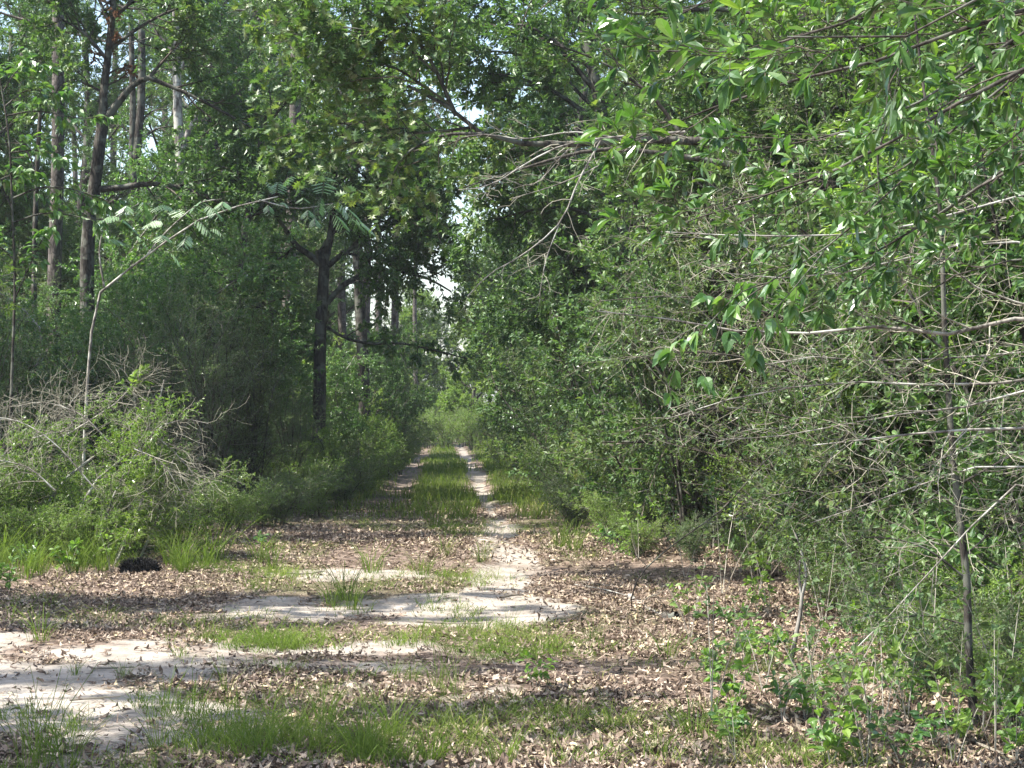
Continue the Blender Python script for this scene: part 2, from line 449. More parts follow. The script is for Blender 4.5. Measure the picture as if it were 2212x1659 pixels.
def ground():
    xs = np.concatenate([[-400, -200, -100, -60, -40, -28, -20, -15, -11, -9], np.arange(-7.5, 6.01, .055), [7, 9, 12, 16, 22, 30, 45, 70, 120, 220, 400]])
    ys = np.concatenate([[-100, -40, -15, -5, 0, 3, 5], np.arange(6.6, 26, .06), np.arange(26, 60, .25), np.arange(60, 110, 2), [120, 150, 200, 300, 500, 900]])
    X, Y = np.meshgrid(xs, ys)
    Z = hz(X, Y) * np.clip((Y - 2) / 3, 0, 1)
    V = np.stack([X, Y, Z], -1).reshape(-1, 3)
    ny, nx = X.shape
    j, i = np.meshgrid(np.arange(ny - 1), np.arange(nx - 1), indexing='ij')
    q = j * nx + i
    Fq = np.stack([q, q + 1, q + nx + 1, q + nx], -1).reshape(-1, 4)
    cx = .25 * V[Fq].sum(1)
    x, y = cx[:, 0], cx[:, 1]
    road = (np.abs(x + .98 + .0387 * (y - 22)) < 1.35 + wn2(x, y) * .12) & (y > 14) & (y < 100)
    clear = (y > 6.9) & (y <= 14) & (x < .9 + wn2(x, y) * .3 - .05 * (y - 10) + (y > 12.5) * -.3)
    rd = road | clear
    m, nt, out = mat_new('sand_and_soil')
    at = nt.nodes.new('ShaderNodeAttribute'); at.attribute_name = 'sand'
    ag = nt.nodes.new('ShaderNodeAttribute'); ag.attribute_name = 'mossy'
    tc = nt.nodes.new('ShaderNodeTexCoord')
    n1 = nt.nodes.new('ShaderNodeTexNoise'); n1.inputs['Scale'].default_value = 3; n1.inputs['Detail'].default_value = 8; n1.inputs['Roughness'].default_value = .65
    n2 = nt.nodes.new('ShaderNodeTexNoise'); n2.inputs['Scale'].default_value = 45; n2.inputs['Detail'].default_value = 5
    vo = nt.nodes.new('ShaderNodeTexVoronoi'); vo.inputs['Scale'].default_value = 16
    for n in (n1, n2, vo): nt.links.new(tc.outputs['Object'], n.inputs['Vector'])
    rs = ramp(nt, [(.32, (.19, .165, .14)), (.5, (.29, .258, .222)), (.7, (.37, .335, .295))]); nt.links.new(n1.outputs[0], rs.inputs[0])
    rd_ = ramp(nt, [(0, (.04, .030, .025)), (.35, (.10, .072, .056)), (.7, (.18, .135, .108)), (1, (.28, .22, .18))]); nt.links.new(vo.outputs['Color'], rd_.inputs[0])
    rg_ = ramp(nt, [(.3, (.045, .055, .022)), (.7, (.10, .11, .04))]); nt.links.new(n2.outputs[0], rg_.inputs[0])
    mg = nt.nodes.new('ShaderNodeMix'); mg.data_type = 'RGBA'; nt.links.new(ag.outputs['Fac'], mg.inputs[0])
    nt.links.new(rd_.outputs[0], mg.inputs[6]); nt.links.new(rg_.outputs[0], mg.inputs[7])
    ma = nt.nodes.new('ShaderNodeMath'); ma.operation = 'MULTIPLY_ADD'; ma.use_clamp = True
    nt.links.new(n2.outputs[0], ma.inputs[0]); ma.inputs[1].default_value = 1.1
    mm = nt.nodes.new('ShaderNodeMath'); mm.operation = 'MULTIPLY_ADD'; nt.links.new(at.outputs['Fac'], mm.inputs[0]); mm.inputs[1].default_value = 2.1; mm.inputs[2].default_value = -1.05
    nt.links.new(mm.outputs[0], ma.inputs[2])
    ms = nt.nodes.new('ShaderNodeMix'); ms.data_type = 'RGBA'; nt.links.new(ma.outputs[0], ms.inputs[0])
    nt.links.new(mg.outputs[2], ms.inputs[6]); nt.links.new(rs.outputs[0], ms.inputs[7])
    p = nt.nodes.new('ShaderNodeBsdfPrincipled'); p.inputs['Roughness'].default_value = .95; p.inputs['Specular IOR Level'].default_value = .15
    nt.links.new(ms.outputs[2], p.inputs['Base Color'])
    bp = nt.nodes.new('ShaderNodeBump'); bp.inputs['Strength'].default_value = .5; bp.inputs['Distance'].default_value = .02
    nt.links.new(n2.outputs[0], bp.inputs['Height']); nt.links.new(bp.outputs[0], p.inputs['Normal'])
    nt.links.new(p.outputs[0], out.inputs['Surface'])
    for name, sel in (('forest_floor', ~rd), ('dirt_road', rd)):
        f = Fq[sel]
        used, inv = np.unique(f.ravel(), return_inverse=True)
        mb = MB(); mb.add(V[used], inv.reshape(-1, 4))
        o = mb.build(name, m, smooth=True)
        for an, fn in (('sand', sandm), ('mossy', grassm)):
            a = o.data.attributes.new(an, 'FLOAT', 'POINT')
            val = fn(V[used][:, 0], V[used][:, 1])
            val = np.where(V[used][:, 1] < 5, 0, val)
            a.data.foreach_set('value', val.astype(np.float32))
        o['kind'] = 'structure'
        o['label'] = 'forest floor of soil under fallen brown leaves' if name == 'forest_floor' else 'two rut sandy dirt road running away between the trees'
ground()

# ------------------------------------------------------------------ fallen leaves and grass
def scatter(n, xr, yr, fn, rng, persp=False):
    if persp:                                            # denser close by, where it shows
        y = np.exp(rng.uniform(np.log(yr[0]), np.log(yr[1]), n)); h = y / F
        x = (rng.uniform(xr[0], xr[1], n) - CU) * h
    else:
        x = rng.uniform(*xr, n); y = rng.uniform(*yr, n)
    w = fn(x, y)
    k = rng.uniform(size=n) < w
    return x[k], y[k]

def litter():
    rng = np.random.default_rng(11)
    mb = MB()
    tp = [tpl_oval(.42, .35), tpl_oval(.5, -.3), tpl_lobed(), tpl_oval(.3, .5), tpl_oval(.6, .1)]
    dens = lambda x, y: np.clip(1.0 - .97 * np.clip(sandm(x, y) * 1.5 - .1, 0, 1) - .45 * grassm(x, y), .02, 1) * np.clip(.7 + wn2(x * 1.3, y * 1.3) * .8 + wn2(x * 5, y * 5) * .3, .12, 1)
    for t, n in zip(tp, (46000, 36000, 7000, 36000, 20000)):
        x, y = scatter(int(n * 2.1), (-150, 2400), (7.0, 30), dens, rng, True)
        N = len(x)
        pos = np.stack([x, y, hz(x, y) + rng.uniform(.004, .028, N)], 1)
        d = rng.normal(size=(N, 3)); d[:, 2] *= .15; d = nrm(d)
        nr = nrm(rng.normal(size=(N, 3)) * .30 + [0, 0, 1])
        place(mb, t, pos, d, nr, (.018 + .05 * rng.uniform(0, 1, N) ** 1.6) * (1 + .25 * (t is tp[2])) * (1 + (y > 18) * .3))
    # small broken bits, needles and twigs, on the sand too
    bits = lambda x, y: np.clip(.35 + wn2(x * 2.2, y * 2.2) * .8, .08, 1)
    x, y = scatter(70000, (-150, 2400), (7.0, 24), bits, rng, True); N = len(x)
    d = rng.normal(size=(N, 3)); d[:, 2] *= .12
    place(mb, (np.array([[-.05, 0, 0], [.05, 0, 0], [.04, 1, 0.03], [-.03, 1, 0.03]]), [[0, 1, 2, 3]]), np.stack([x, y, hz(x, y) + .006], 1), d, np.tile([0, 0, 1.0], (N, 1)), rng.uniform(.02, .11, N) * rng.uniform(.3, 1, N), 0)
    x, y = scatter(16000, (-150, 2400), (7.0, 22), lambda x, y: np.clip(wn2(x * 1.7 + 3, y * 1.7) * 1.2, .10, 1), rng, True); N = len(x)
    d = rng.normal(size=(N, 3)); d[:, 2] *= .25
    place(mb, tpl_oval(.5, .4), np.stack([x, y, hz(x, y) + .01], 1), d, nrm(rng.normal(size=(N, 3)) * .5 + [0, 0, 1]), rng.uniform(.015, .05, N))
    tag(mb.build('fallen_leaves', M['litter']), 'carpet of brown and tan fallen leaves over the ground', 'leaf litter', kind='stuff')
litter()

def blades(mb, x, y, h, w, rng, lean=.5, mat=0, z=None, az=None):
    N = len(x)
    if az is None: az = rng.uniform(0, 2 * PI, N)
    l = rng.uniform(.1, lean, N) * h
    if z is None: z = hz(x, y)
    b = np.stack([x, y, z - .005], 1)
    dx = np.stack([np.cos(az), np.sin(az), 0 * az], 1)
    fa = rng.uniform(0, 2 * PI, N)
    sd = np.stack([np.cos(fa), np.sin(fa), 0 * fa], 1) * (w / 2)[:, None]
    up = np.array([0, 0, 1.0])
    m1 = b + dx * (l * .25)[:, None] + up * (h * .45)[:, None]
    m2 = b + dx * (l * .8)[:, None] + up * (h * .82)[:, None]
    tp = b + dx * (l * 1.5)[:, None] + up * (h * np.maximum(1 - .45 * l / h, .3))[:, None]
    V = np.stack([b - sd, b + sd, m1 - sd, m1 + sd, m2 - sd * .7, m2 + sd * .7, tp], 1)
    o = (np.arange(N) * 7)[:, None]
    mb.add(V.reshape(-1, 3), np.concatenate([o + [0, 1, 3, 2], o + [2, 3, 5, 4]]).reshape(-1, 4), mat)
    n0 = mb.n - N * 7
    mb.f.append((np.arange(N)[:, None] * 7 + np.array([4, 5, 6]) + n0, mat))

def grass():
    rng = np.random.default_rng(12)
    mb = MB()
    def dens(x, y):
        g = np.maximum(grassm(x, y), .10 * (x > -5) * np.clip(wn2(x * .8, y * .8) + .5, 0, 1))
        return np.clip(g * (.42 + .95 * wn2(x * 2.3, y * 2.3) + .3 * wn2(x * 7, y * 7)), 0, 1)
    x, y = scatter(270000, (-100, 2300), (7.0, 26), dens, rng, True)
    # gather the blades into little tufts
    c = rng.permutation(len(x))[:len(x) // 9]
    k = rng.integers(0, len(c), len(x))
    ox = rng.normal(size=len(x)) * .03; oy = rng.normal(size=len(x)) * .03
    x = x[c][k] + ox; y = y[c][k] + oy; az = np.arctan2(oy, ox) + rng.normal(size=len(x)) * .5
    th = rng.uniform(.4, 1.25, len(c))[k]
    tall = 1 + .8 * np.clip(1 - EL(x, y, 200, 1180, 330, 70), 0, 1) + .9 * np.clip(1 - EL(x, y, 800, 1600, 420, 100), 0, 1) - .35 * (y > 10) * (y < 15) * (x > -.6)
    h = rng.uniform(.035, .145, len(x)) * th * tall
    blades(mb, x, y, h, rng.uniform(.0022, .0050, len(x)), rng, 1.5, az=az)
    x, y = scatter(170000, (-100, 2300), (25, 85), lambda x, y: np.clip(grassm(x, y) * (.85 + .5 * wn2(x * 2, y * .8)), 0, 1), rng, True)
    blades(mb, x, y, rng.uniform(.07, .26, len(x)) * (1 - .3 * (y > 50)), rng.uniform(.006, .013, len(x)) * (1 + (y > 45)), rng, .6)
    tag(mb.build('grass', M['grass']), 'grass growing in tufts and strips on the track and verges', 'grass', kind='stuff')
grass()

# ------------------------------------------------------------------ plant prototypes
def finish(root, tb, twb, lb, bark, twigm, leafm, leafname='crown', twigname='branch_sprays', trunkname='trunk'):
    if tb is not None and tb.n: tb.build(trunkname, bark, root, smooth=True)
    if twb is not None and twb.n: twb.build(twigname, twigm, root)
    if lb is not None and lb.n: lb.build(leafname, leafm, root)

def proto_tree(name, cat, seed, H=9, r=.16, crown0=.3, Lr=(1.8, 3.0), tpl=None, size=(.06, .095), leafm='oak', bark='oakbark', dens=1.0, up=.25, nl=13, lean=.3, twigm='darktwig', zscale=1.0):
    rng = np.random.default_rng(seed)
    root = thing(name, 'x', cat)
    tpl = tpl or tpl_simple(.4)
    base = np.array([[0, 0, -.1], [rng.normal() * lean * .3, rng.normal() * lean * .3, H * .35], [rng.normal() * lean, rng.normal() * lean, H * .7], [rng.normal() * lean, rng.normal() * lean, H]])
    P = resample(base, 14)[None]
    R = (r * np.linspace(1.15, .18, 14) ** .8)[None]
    tb, wb, lb = MB(), MB(), MB()
    tubes(tb, P, R, 9, rough=.06, rng=rng)
    L1, R1 = spawn(P, R, nl, (crown0, .99), (.8, 1.35), Lr, rng, K=7, up=up, wob=.13, rr=.5, Lfall=.45)
    tubes(tb, L1, R1, 5)
    L2, R2 = spawn(L1, R1, 10, (.12, 1), (.5, 1.2), (.6, 1.4), rng, K=4, up=.1, wob=.2, rr=.45, rmax=.012)
    tubes(wb, L2, R2, 3)
    L3, R3 = spawn(L2, R2, int(8 * dens), (.1, 1), (.4, 1.2), (.25, .6), rng, K=3, up=0, wob=.2, rr=.6, rmax=.004)
    tubes(wb, L3, np.maximum(R3, .002), 3)
    leaves(lb, L3, 22, tpl, size, rng, flat=.3)
    leaves(lb, L2, 10, tpl, size, rng, flat=.3)
    finish(root, tb, wb, lb, M[bark], M[twigm], M[leafm])
    return root

def proto_shrub(name, cat, seed, H=3.2, spread=1.1, ns=9, tpl=None, size=(.032, .055), leafm='shrub', n3=9, nleaf=20, twigm='twig', lowleaf=.05, r=.018):
    rng = np.random.default_rng(seed)
    root = thing(name, 'x', cat)
    tpl = tpl or tpl_simple(.45)
    P = []
    for k in range(ns):
        a = rng.uniform(0, 2 * PI); s = spread * rng.uniform(.2, 1.0); h = H * rng.uniform(.6, 1)
        b = np.array([np.cos(a), np.sin(a), 0])
        P.append(resample([b * .12 + [0, 0, -.05], b * s * .35 + [0, 0, h * .35], b * s * .8 + [rng.normal() * .1, rng.normal() * .1, h * .75], b * s * 1.15 + [rng.normal() * .2, rng.normal() * .2, h * .98]], 9))
    P = np.array(P); R = np.ones((ns, 1)) * (r * np.linspace(1.2, .3, 9))[None] * rng.uniform(.6, 1.3, (ns, 1))
    tb, wb, lb = MB(), MB(), MB()
    tubes(tb, P, R, 5)
    L2, R2 = spawn(P, R, 12, (lowleaf, 1), (.5, 1.3), (H * .16, H * .34), rng, K=5, up=.25, wob=.2, rr=.5, Lfall=.4)
    tubes(wb, L2, R2, 3)
    L3, R3 = spawn(L2, R2, n3, (.1, 1), (.4, 1.2), (.15, .42), rng, K=3, up=.05, wob=.25, rr=.6, rmax=.004)
    tubes(wb, L3, np.maximum(R3, .0014), 3)
    leaves(lb, L3, nleaf, tpl, size, rng, flat=.2)
    leaves(lb, L2, 8, tpl, size, rng, flat=.2)
    finish(root, tb, wb, lb, M['oakbark'], M[twigm], M[leafm], leafname='foliage', twigname='twig_sprays', trunkname='stems')
    return root

def proto_pine(name, seed, H=20, r=.16, bare=.5):
    rng = np.random.default_rng(seed)
    root = thing(name, 'x', 'pine tree')
    P = resample([[0, 0, -.1], [rng.normal() * .15, rng.normal() * .15, H * .5], [rng.normal() * .3, rng.normal() * .3, H]], 20)[None]
    R = (r * np.linspace(1.15, .15, 20) ** .7)[None]
    tb, wb, lb = MB(), MB(), MB()
    tubes(tb, P, R, 10, rough=.05, rng=rng)
    L0, R0 = spawn(P, R, 9, (.15, bare), (1.2, 1.6), (.3, 1.3), rng, K=4, up=-.1, wob=.25, rr=.18)
    tubes(wb, L0, R0, 3)
    L1, R1 = spawn(P, R, 20, (bare, .99), (.9, 1.4), (1.6, 3.0), rng, K=6, up=.4, wob=.15, rr=.35, Lfall=.6)
    tubes(wb, L1, R1, 4)
    L2, R2 = spawn(L1, R1, 8, (.3, 1), (.4, 1.1), (.3, .8), rng, K=4, up=.4, wob=.2, rr=.5)
    tubes(wb, L2, R2, 3)
    nd = (np.array([[-.008, 0, 0], [.008, 0, 0], [0, 1, -.15]]), [[0, 1, 2]])
    leaves(lb, L2, 60, nd, (.14, .22), rng, flat=0, spread=(.3, 1.2), droop=.05, tr=(.4, 1))
    finish(root, tb, wb, lb, M['pinebark'], M['darktwig'], M['needle'])
    return root

OAK = [proto_tree('oak_tree', 'tree', 100 + k, H=9 + k * .7, nl=(24, 27, 22)[k]) for k in range(3)]
BIG = [proto_shrub('leafy_shrub', 'shrub', 150 + k, H=3.6, spread=1.2, ns=10, n3=7, nleaf=15, tpl=tpl_oval(.45), size=(.045, .085), leafm=('oak', 'oak', 'lime')[k]) for k in range(3)]
UND = [proto_tree('understory_tree', 'tree', 120 + k, H=5.2, r=.06, crown0=.08, Lr=(.9, 1.7), nl=26, size=(.05, .08), tpl=tpl_simple(.42), leafm='shrub', lean=.4, twigm='twig') for k in range(3)]
LIM = [proto_tree('roadside_tree', 'tree', 140 + k, H=7.5, r=.10, crown0=.06, Lr=(1.4, 2.4), nl=27, size=(.07, .11), tpl=tpl_simple(.5), leafm='lime') for k in range(2)]
SHR = [proto_shrub('tall_shrub', 'shrub', 160 + k, H=3.3, spread=1.1, ns=11) for k in range(3)]
LOW = [proto_shrub('low_shrub', 'shrub', 180 + k, H=1.15, spread=.75, ns=10, n3=7, nleaf=12, size=(.025, .045), leafm=('lime', 'shrub')[k], r=.008) for k in range(2)]
FINE = [proto_shrub('brushy_shrub', 'shrub', 190 + k, H=4.2, spread=1.0, ns=17, n3=9, nleaf=13, size=(.026, .045), twigm=('twig', 'darktwig')[k], leafm=('shrub', 'olive')[k]) for k in range(2)]
PIN = [proto_pine('pine_tree', 200 + k, H=21, r=.15, bare=.45 + .08 * k) for k in range(2)]
AIR = [proto_tree('young_tree', 'tree', 210 + k, H=4.6, r=.03, crown0=.12, Lr=(.6, 1.2), nl=15, dens=.6, size=(.05, .085), tpl=tpl_simple(.45), leafm='sap', lean=.7, twigm='twig', bark='palebark') for k in range(2)]
used = set()
def put(pl, k, x, y, sc, label, group=None, rz=None, name=None):
    src = pl[k % len(pl)]
    rz = (x * 12.9898 + y * 78.233) % 6.28 if rz is None else rz
    if isinstance(sc, (int, float)): sc = (sc, sc, sc)
    loc = (x, y, gz(x, y) if y > 5 else 0)
    if src.name in used:
        return dup(src, loc, rz, sc, label, group)
    used.add(src.name)
    src.location = loc; src.rotation_euler = (0, 0, rz); src.scale = sc
    src['label'] = label
    if group: src['group'] = group
    return src

g1 = 'brushy shrubs of the thicket on the left of the road'
g2 = 'tall shrubs of the thicket on the right of the road'
g3 = 'oaks standing in the woods on the left'
g4 = 'oaks standing in the woods on the right'
gfar = 'trees closing the view far behind the roadside trees'
gp = 'slender pines deep in the left woods'
rg = np.random.default_rng(77)
# left thicket, from the sunlit bush back along the road
LB = [(455, 24.5, .72, 'f'), (545, 25.5, .68, 'g'), (630, 27.5, .5, 'f'), (715, 30.5, .42, 'l'), (770, 37, .6, 'l'), (815, 43, .8, 'b'), (850, 50, .8, 'f'), (400, 26, .8, 'f'), (500, 28.5, .85, 'g'), (590, 31, .6, 'f'), (690, 37, .6, 'l'),
      (330, 25, .72, 'f'), (240, 26, .78, 'b'), (150, 26, .6, 'f'), (50, 25, .8, 'b'), (-40, 24, .7, 'f'), (200, 30, .9, 'f'), (70, 30, .95, 'b'), (310, 31, 1.05, 'o'), (380, 33, 1.25, 'b'), (470, 33, 1.2, 'o'), (560, 36, 1.0, 'g'), (655, 43, 1.0, 'l'), (740, 47, 1.0, 'o'),
      (130, 35, 1.2, 'o'), (0, 33, 1.0, 'f'), (250, 37, 1.5, 'o'), (610, 35.5, .9, 'l'), (430, 29, .95, 'g'), (360, 28, .6, 'l'), (520, 31, 1.1, 'o'), (800, 34.5, .4, 'l'), (835, 40, .5, 'l')]
for k, (u, Y, s, t) in enumerate(LB):
    pl, kk_, lab, gr = {'f': (FINE, 0, 'fine leaved grey green shrub in the thicket left of the road', 'brushy grey green shrubs in the left thicket'), 'g': (FINE, 1, 'dark twigged olive shrub in the shaded thicket left of the road', 'dark twigged olive shrubs in the left thicket'),
                        'b': (BIG, 0, 'broad leaved green shrub in the thicket left of the road', 'broad leaved shrubs in the left thicket'), 'o': (BIG, 1, 'tall dark green shrub rising in the left thicket', 'tall dark green shrubs in the left thicket'), 'l': (BIG, 2, 'sunlit yellow green shrub near the black trunked oak left of the road', 'yellow green shrubs near the black trunked oak')}[t]
    put(pl, kk_, (u - CU) / F * Y, Y, s, lab, gr)
for k, (u, Y, s) in enumerate([(420, 37, 1.0), (240, 46, 1.0), (90, 40, 1.0), (570, 40, 1.1), (650, 48, .8), (830, 58, .8), (-40, 36, 1.1), (640, 62, 1.2), (480, 56, 1.3), (330, 58, 1.0), (180, 55, 1.1), (40, 50, 1.2), (560, 70, 1.4)]):
    put(UND, k, (u - CU) / F * Y, Y, s, 'leafy understory tree rising out of the left thicket', 'understory trees in the left thicket')
# oaks of the left woods
for k, (u, Y, s) in enumerate([(440, 44, 1.35), (570, 46, 1.4), (660, 50, 1.25), (500, 56, 1.7), (170, 48, 1.3), (20, 40, 1.0), (-120, 36, 1.2), (60, 60, 1.6), (560, 62, 1.3), (390, 62, 1.6), (700, 60, .9), (470, 84, 1.7)]):
    put(OAK, k, (u - CU) / F * Y, Y, s, 'broadleaf oak with a dense small leaved crown in the left woods', g3)
for k, (u, Y, s) in enumerate([(742, 58, 1), (783, 55, .95), (850, 64, 1), (816, 74, 1), (250, 60, 1), (345, 66, 1.05), (55, 48, 1), (900, 80, .8), (470, 70, 1), (160, 70, 1)]):
    put(PIN, k, (u - CU) / F * Y, Y, s, 'slender pine with a straight bare trunk deep in the left woods', gp)
RB = [(1500, 19.5, 1.05, 'b'), (1620, 18.5, 1.1, 'u'), (1700, 17, 1.0, 'g'), (1800, 16, 1.15, 'b'), (1880, 15, .95, 'u'), (1990, 14, 1.1, 'o'), (2080, 13, 1.0, 'u'), (2180, 12, 1.05, 'b'), (2260, 11, 1.0, 'o'), (2330, 10, 1.1, 'b'), (1400, 21, 1.0, 'o'), (1310, 24, 1.1, 'b'), (1240, 28, 1.15, 'o'), (1190, 33, 1.2, 'b'),
      (1160, 40, 1.4, 'o'), (1140, 48, 1.5, 'l'), (2400, 12, 1.5, 'u'), (2290, 14, 1.6, 'u'), (2100, 17, 1.5, 'o'), (1900, 18, 1.6, 'b'), (1700, 20, 1.6, 'o'), (1530, 23, 1.5, 'b'), (1390, 27, 1.5, 'g')]
for k, (u, Y, s, t) in enumerate(RB):
    pl, kk_, lab, gr = {'u': (UND, k, 'small leaved understory tree at the front of the right thicket', 'understory trees at the front of the right thicket'), 'g': (FINE, 1, 'dark twigged olive shrub in the thicket right of the road', 'dark twigged olive shrubs in the right thicket'),
                        'b': (BIG, 0, 'broad leaved green shrub in the thicket right of the road', 'broad leaved shrubs in the right thicket'), 'o': (BIG, 1, 'tall dark green shrub in the thicket right of the road', 'tall dark green shrubs in the right thicket'), 'l': (BIG, 2, 'yellow green shrub on the right verge far down the road', None)}[t]
    put(pl, kk_, (u - CU) / F * Y, Y, s, lab, gr)
# low growth at the foot of the thickets
glow = 'low leafy bushes edging the thickets'
for k, (u, Y, s) in enumerate([(420, 21, .8), (500, 22, .6), (600, 23.5, .6), (680, 25, .65), (740, 28, .7), (770, 32, .8), (800, 37, .9), (830, 43, 1.0), (860, 50, 1.1), (880, 58, 1.1), (560, 23, .5), (640, 27, .9), (720, 34, 1.0), (860, 45, .8),
                               (1085, 52, 1.1), (1120, 45, 1.1), (1140, 39, 1.1), (1165, 34, 1.1), (1200, 30, 1.1), (1240, 26.5, 1.0), (1300, 24, 1.1), (1370, 22, 1.0), (1440, 21, 1.1), (1530, 20, 1.1), (1620, 19, 1.1), (1710, 18, 1.1), (1800, 17, 1.1), (1890, 16, 1.1),
                               (1980, 15, 1.1), (2070, 14, 1.1), (2160, 13, 1.1), (2230, 12, 1.1), (2120, 11, .9), (2200, 10, .8), (1240, 22, .6), (1330, 19.5, .6), (1900, 13.5, .6), (2010, 12, .6), (1750, 14.5, .45), (1850, 12, .4), (1950, 10.8, .4), (2050, 10, .45), (2140, 9, .45), (1640, 16, .4), (1500, 17.5, .4), (1380, 18, .4), (2190, 8.4, .4), (2000, 9.2, .3), (1800, 13.2, .35), (1260, 29, 1.3), (1390, 25, 1.3), (1560, 23, 1.3), (1700, 21, 1.3)]):
    put(LOW, (k * 7) % 5 // 3, (u - CU) / F * Y, Y, s, 'low leafy bush at the foot of the left thicket' if u < 950 else 'low leafy bush at the foot of the right thicket', glow + (' left of the road' if u < 950 else ' right of the road'))
for k, (u, Y, s) in enumerate([(60, 28, .62), (165, 27, .55), (270, 28.5, .75), (340, 27.5, .7), (430, 28, .85), (480, 29, .9), (570, 29.5, .62), (655, 33.5, .5), (760, 36, .6), (0, 27, .8), (810, 44, .8), (345, 33, 1.2), (450, 32, 1.15), (570, 36, 1.0)]):
    put(AIR, k, (u - CU) / F * Y, Y, s, 'airy young tree with light green leaves rising in the left thicket', 'airy young trees in the left thicket')
# right thicket
for k, (u, Y, s) in enumerate([(1195, 37, 1.15), (1150, 44, 1.2), (1235, 31, 1.1), (1330, 26.5, .95), (1420, 24, 1.0), (1520, 22.5, .95), (1640, 21, 1.0), (1760, 20, 1.0), (1880, 18.5, 1.0), (2010, 17, 1.0), (2130, 15.5, 1.0), (2250, 14, 1.0),
                               (1300, 33, 1.35), (1430, 28, 1.35), (1570, 26, 1.35), (1720, 24, 1.35), (1860, 22.5, 1.35), (2000, 21, 1.3), (2150, 20, 1.3), (2290, 18, 1.2), (1150, 54, 1.1)]):
    pl = (SHR, FINE, SHR, UND)[k % 4]
    lab, gr = {id(SHR): ('tall small leaved shrub in the thicket right of the road', g2), id(FINE): ('brushy twiggy shrub in the thicket right of the road', 'brushy shrubs of the thicket right of the road'), id(UND): ('understory tree in the thicket right of the road', 'understory trees in the right thicket')}[id(pl)]
    put(pl, k, (u - CU) / F * Y, Y, s, lab, gr)
for k, (u, Y, s) in enumerate([(1250, 42, 1.25), (1200, 52, 1.25), (1170, 60, 1.3), (1420, 36, 1.15), (1580, 31, 1.1), (1760, 28, 1.1), (1950, 26, 1.1), (2150, 24, 1.1), (2330, 20, 1.0), (1500, 44, 1.3), (1760, 40, 1.3), (2050, 36, 1.3), (2300, 32, 1.3)]):
    put(OAK, k, (u - CU) / F * Y, Y, s, 'broadleaf oak with a dense crown above the thicket on the right', g4)
# bright trees at the bend
put(LIM, 0, -1.9, 78, 1.0, 'sunlit light green tree across the end of the road, right of its middle')
put(LIM, 1, -4.6, 84, .95, 'hazy light green tree closing the left end of the road')
put(LIM, 0, -.1, 60, 1.0, 'bright green tree hanging over the right verge near the road end')
put(LIM, 1, -5.6, 66, .6, 'yellow green young tree on the left verge near the road end')
put(LIM, 1, 1.0, 68, 1.35, 'tall light green tree rising behind the right verge near the road end')
for k, (x, y, s) in enumerate([(-4.4, 62, .9), (-4.9, 70, 1.1), (-3.0, 76, 1.0), (-1.6, 72, 1.1), (-.6, 66, 1.0), (-3.9, 80, 1.3), (-2.4, 84, 1.3), (-1.0, 80, 1.4), (-5.0, 56, .8)]):
    put(LOW, 0, x, y, (s * 1.3, s * 1.3, s * 1.6), 'sunlit leafy bush where the road runs into the trees', 'sunlit bushes at the end of the road')
put(LIM, 0, -3.4, 92, .8, 'hazy tree standing behind the others at the very end of the road')
for k in range(30):
    x = -34 + k * 2.3 + rg.normal() * .8; y = 94 + rg.uniform(-4, 22)
    put(LIM if k % 3 == 0 else OAK, k, x, y, rg.uniform(.8, 1.2) * (1 if abs(x + 4.0) > 4.2 else .45), 'hazy tree in the far woods behind the roadside trees', gfar)
for k in range(34):
    x = -30 + k * 1.9 + rg.normal() * .5; y = 88 + rg.uniform(-2, 8)
    put(UND if k % 2 else SHR, k, x, y, rg.uniform(1.0, 1.5), 'hazy undergrowth bush in the far woods beyond the road end', 'hazy bushes of the far undergrowth')
# unseen oaks added left of the frame, squeezed narrow to shade the sand in bands
gs = 'added shade trees at the left side of the clearing'
for k, (x, y, s) in enumerate([(-10.5, 5.2, (.9, .6, 1.5)), (-8.6, 7.9, (.8, .3, 1.35)), (-10.5, 10.1, (.8, .12, 1.4)), (-9.5, 12.0, (.8, .4, 1.4)), (-10, 23.2, (1, .8, 1.4)), (-13, 24.5, (1.1, 1.0, 1.6)), (-12, 14.6, (.8, .3, 1.0)), (-8.6, 18.6, (.9, .45, 1.75)), (-9.2, 21.0, (.9, .5, 1.9)), (-11, 26.5, (1.1, 1, 1.75)), (-11.5, 22.3, (1.0, .8, 1.9))]):
    put(OAK, k, x, y, s, 'added unseen narrow oak at the left side of the clearing, throwing shade over the sand', gs, rz=0)
# ------------------------------------------------------------------ the air
hb = MB()
hx, hy0, hy1, hz0, hz1 = 430, -120, 930, -1.6, 27
hb.add([(x, y, z) for z in (hz0, hz1) for y in (hy0, hy1) for x in (-hx, hx)], [[0, 2, 3, 1], [4, 5, 7, 6], [0, 1, 5, 4], [2, 6, 7, 3], [0, 4, 6, 2], [1, 3, 7, 5]])
hm, hnt, hout = mat_new('haze')
hp = hnt.nodes.new('ShaderNodeVolumePrincipled')
hp.inputs['Color'].default_value = (.86, .93, 1, 1)
hp.inputs['Density'].default_value = .0005
hp.inputs['Anisotropy'].default_value = .2
hnt.links.new(hp.outputs[0], hout.inputs['Volume'])
ho = hb.build('haze', hm)
ho['kind'] = 'stuff'; ho['label'] = 'pale summer haze filling the air between the trees'

# ------------------------------------------------------------------ particular trees and branches of the photo
def W(pts, y=None):
    return np.array([D(p[0], p[1], p[2] if len(p) > 2 else y) for p in pts])

def poly(pts, y, w0, w1, K=12):
    """polyline through photo points, widths given in photo units at its distance"""
    P = resample(W(pts, y), K)
    yy = P[:, 1]
    R = np.linspace(w0, w1, K) * yy / F / 2
    return P, R

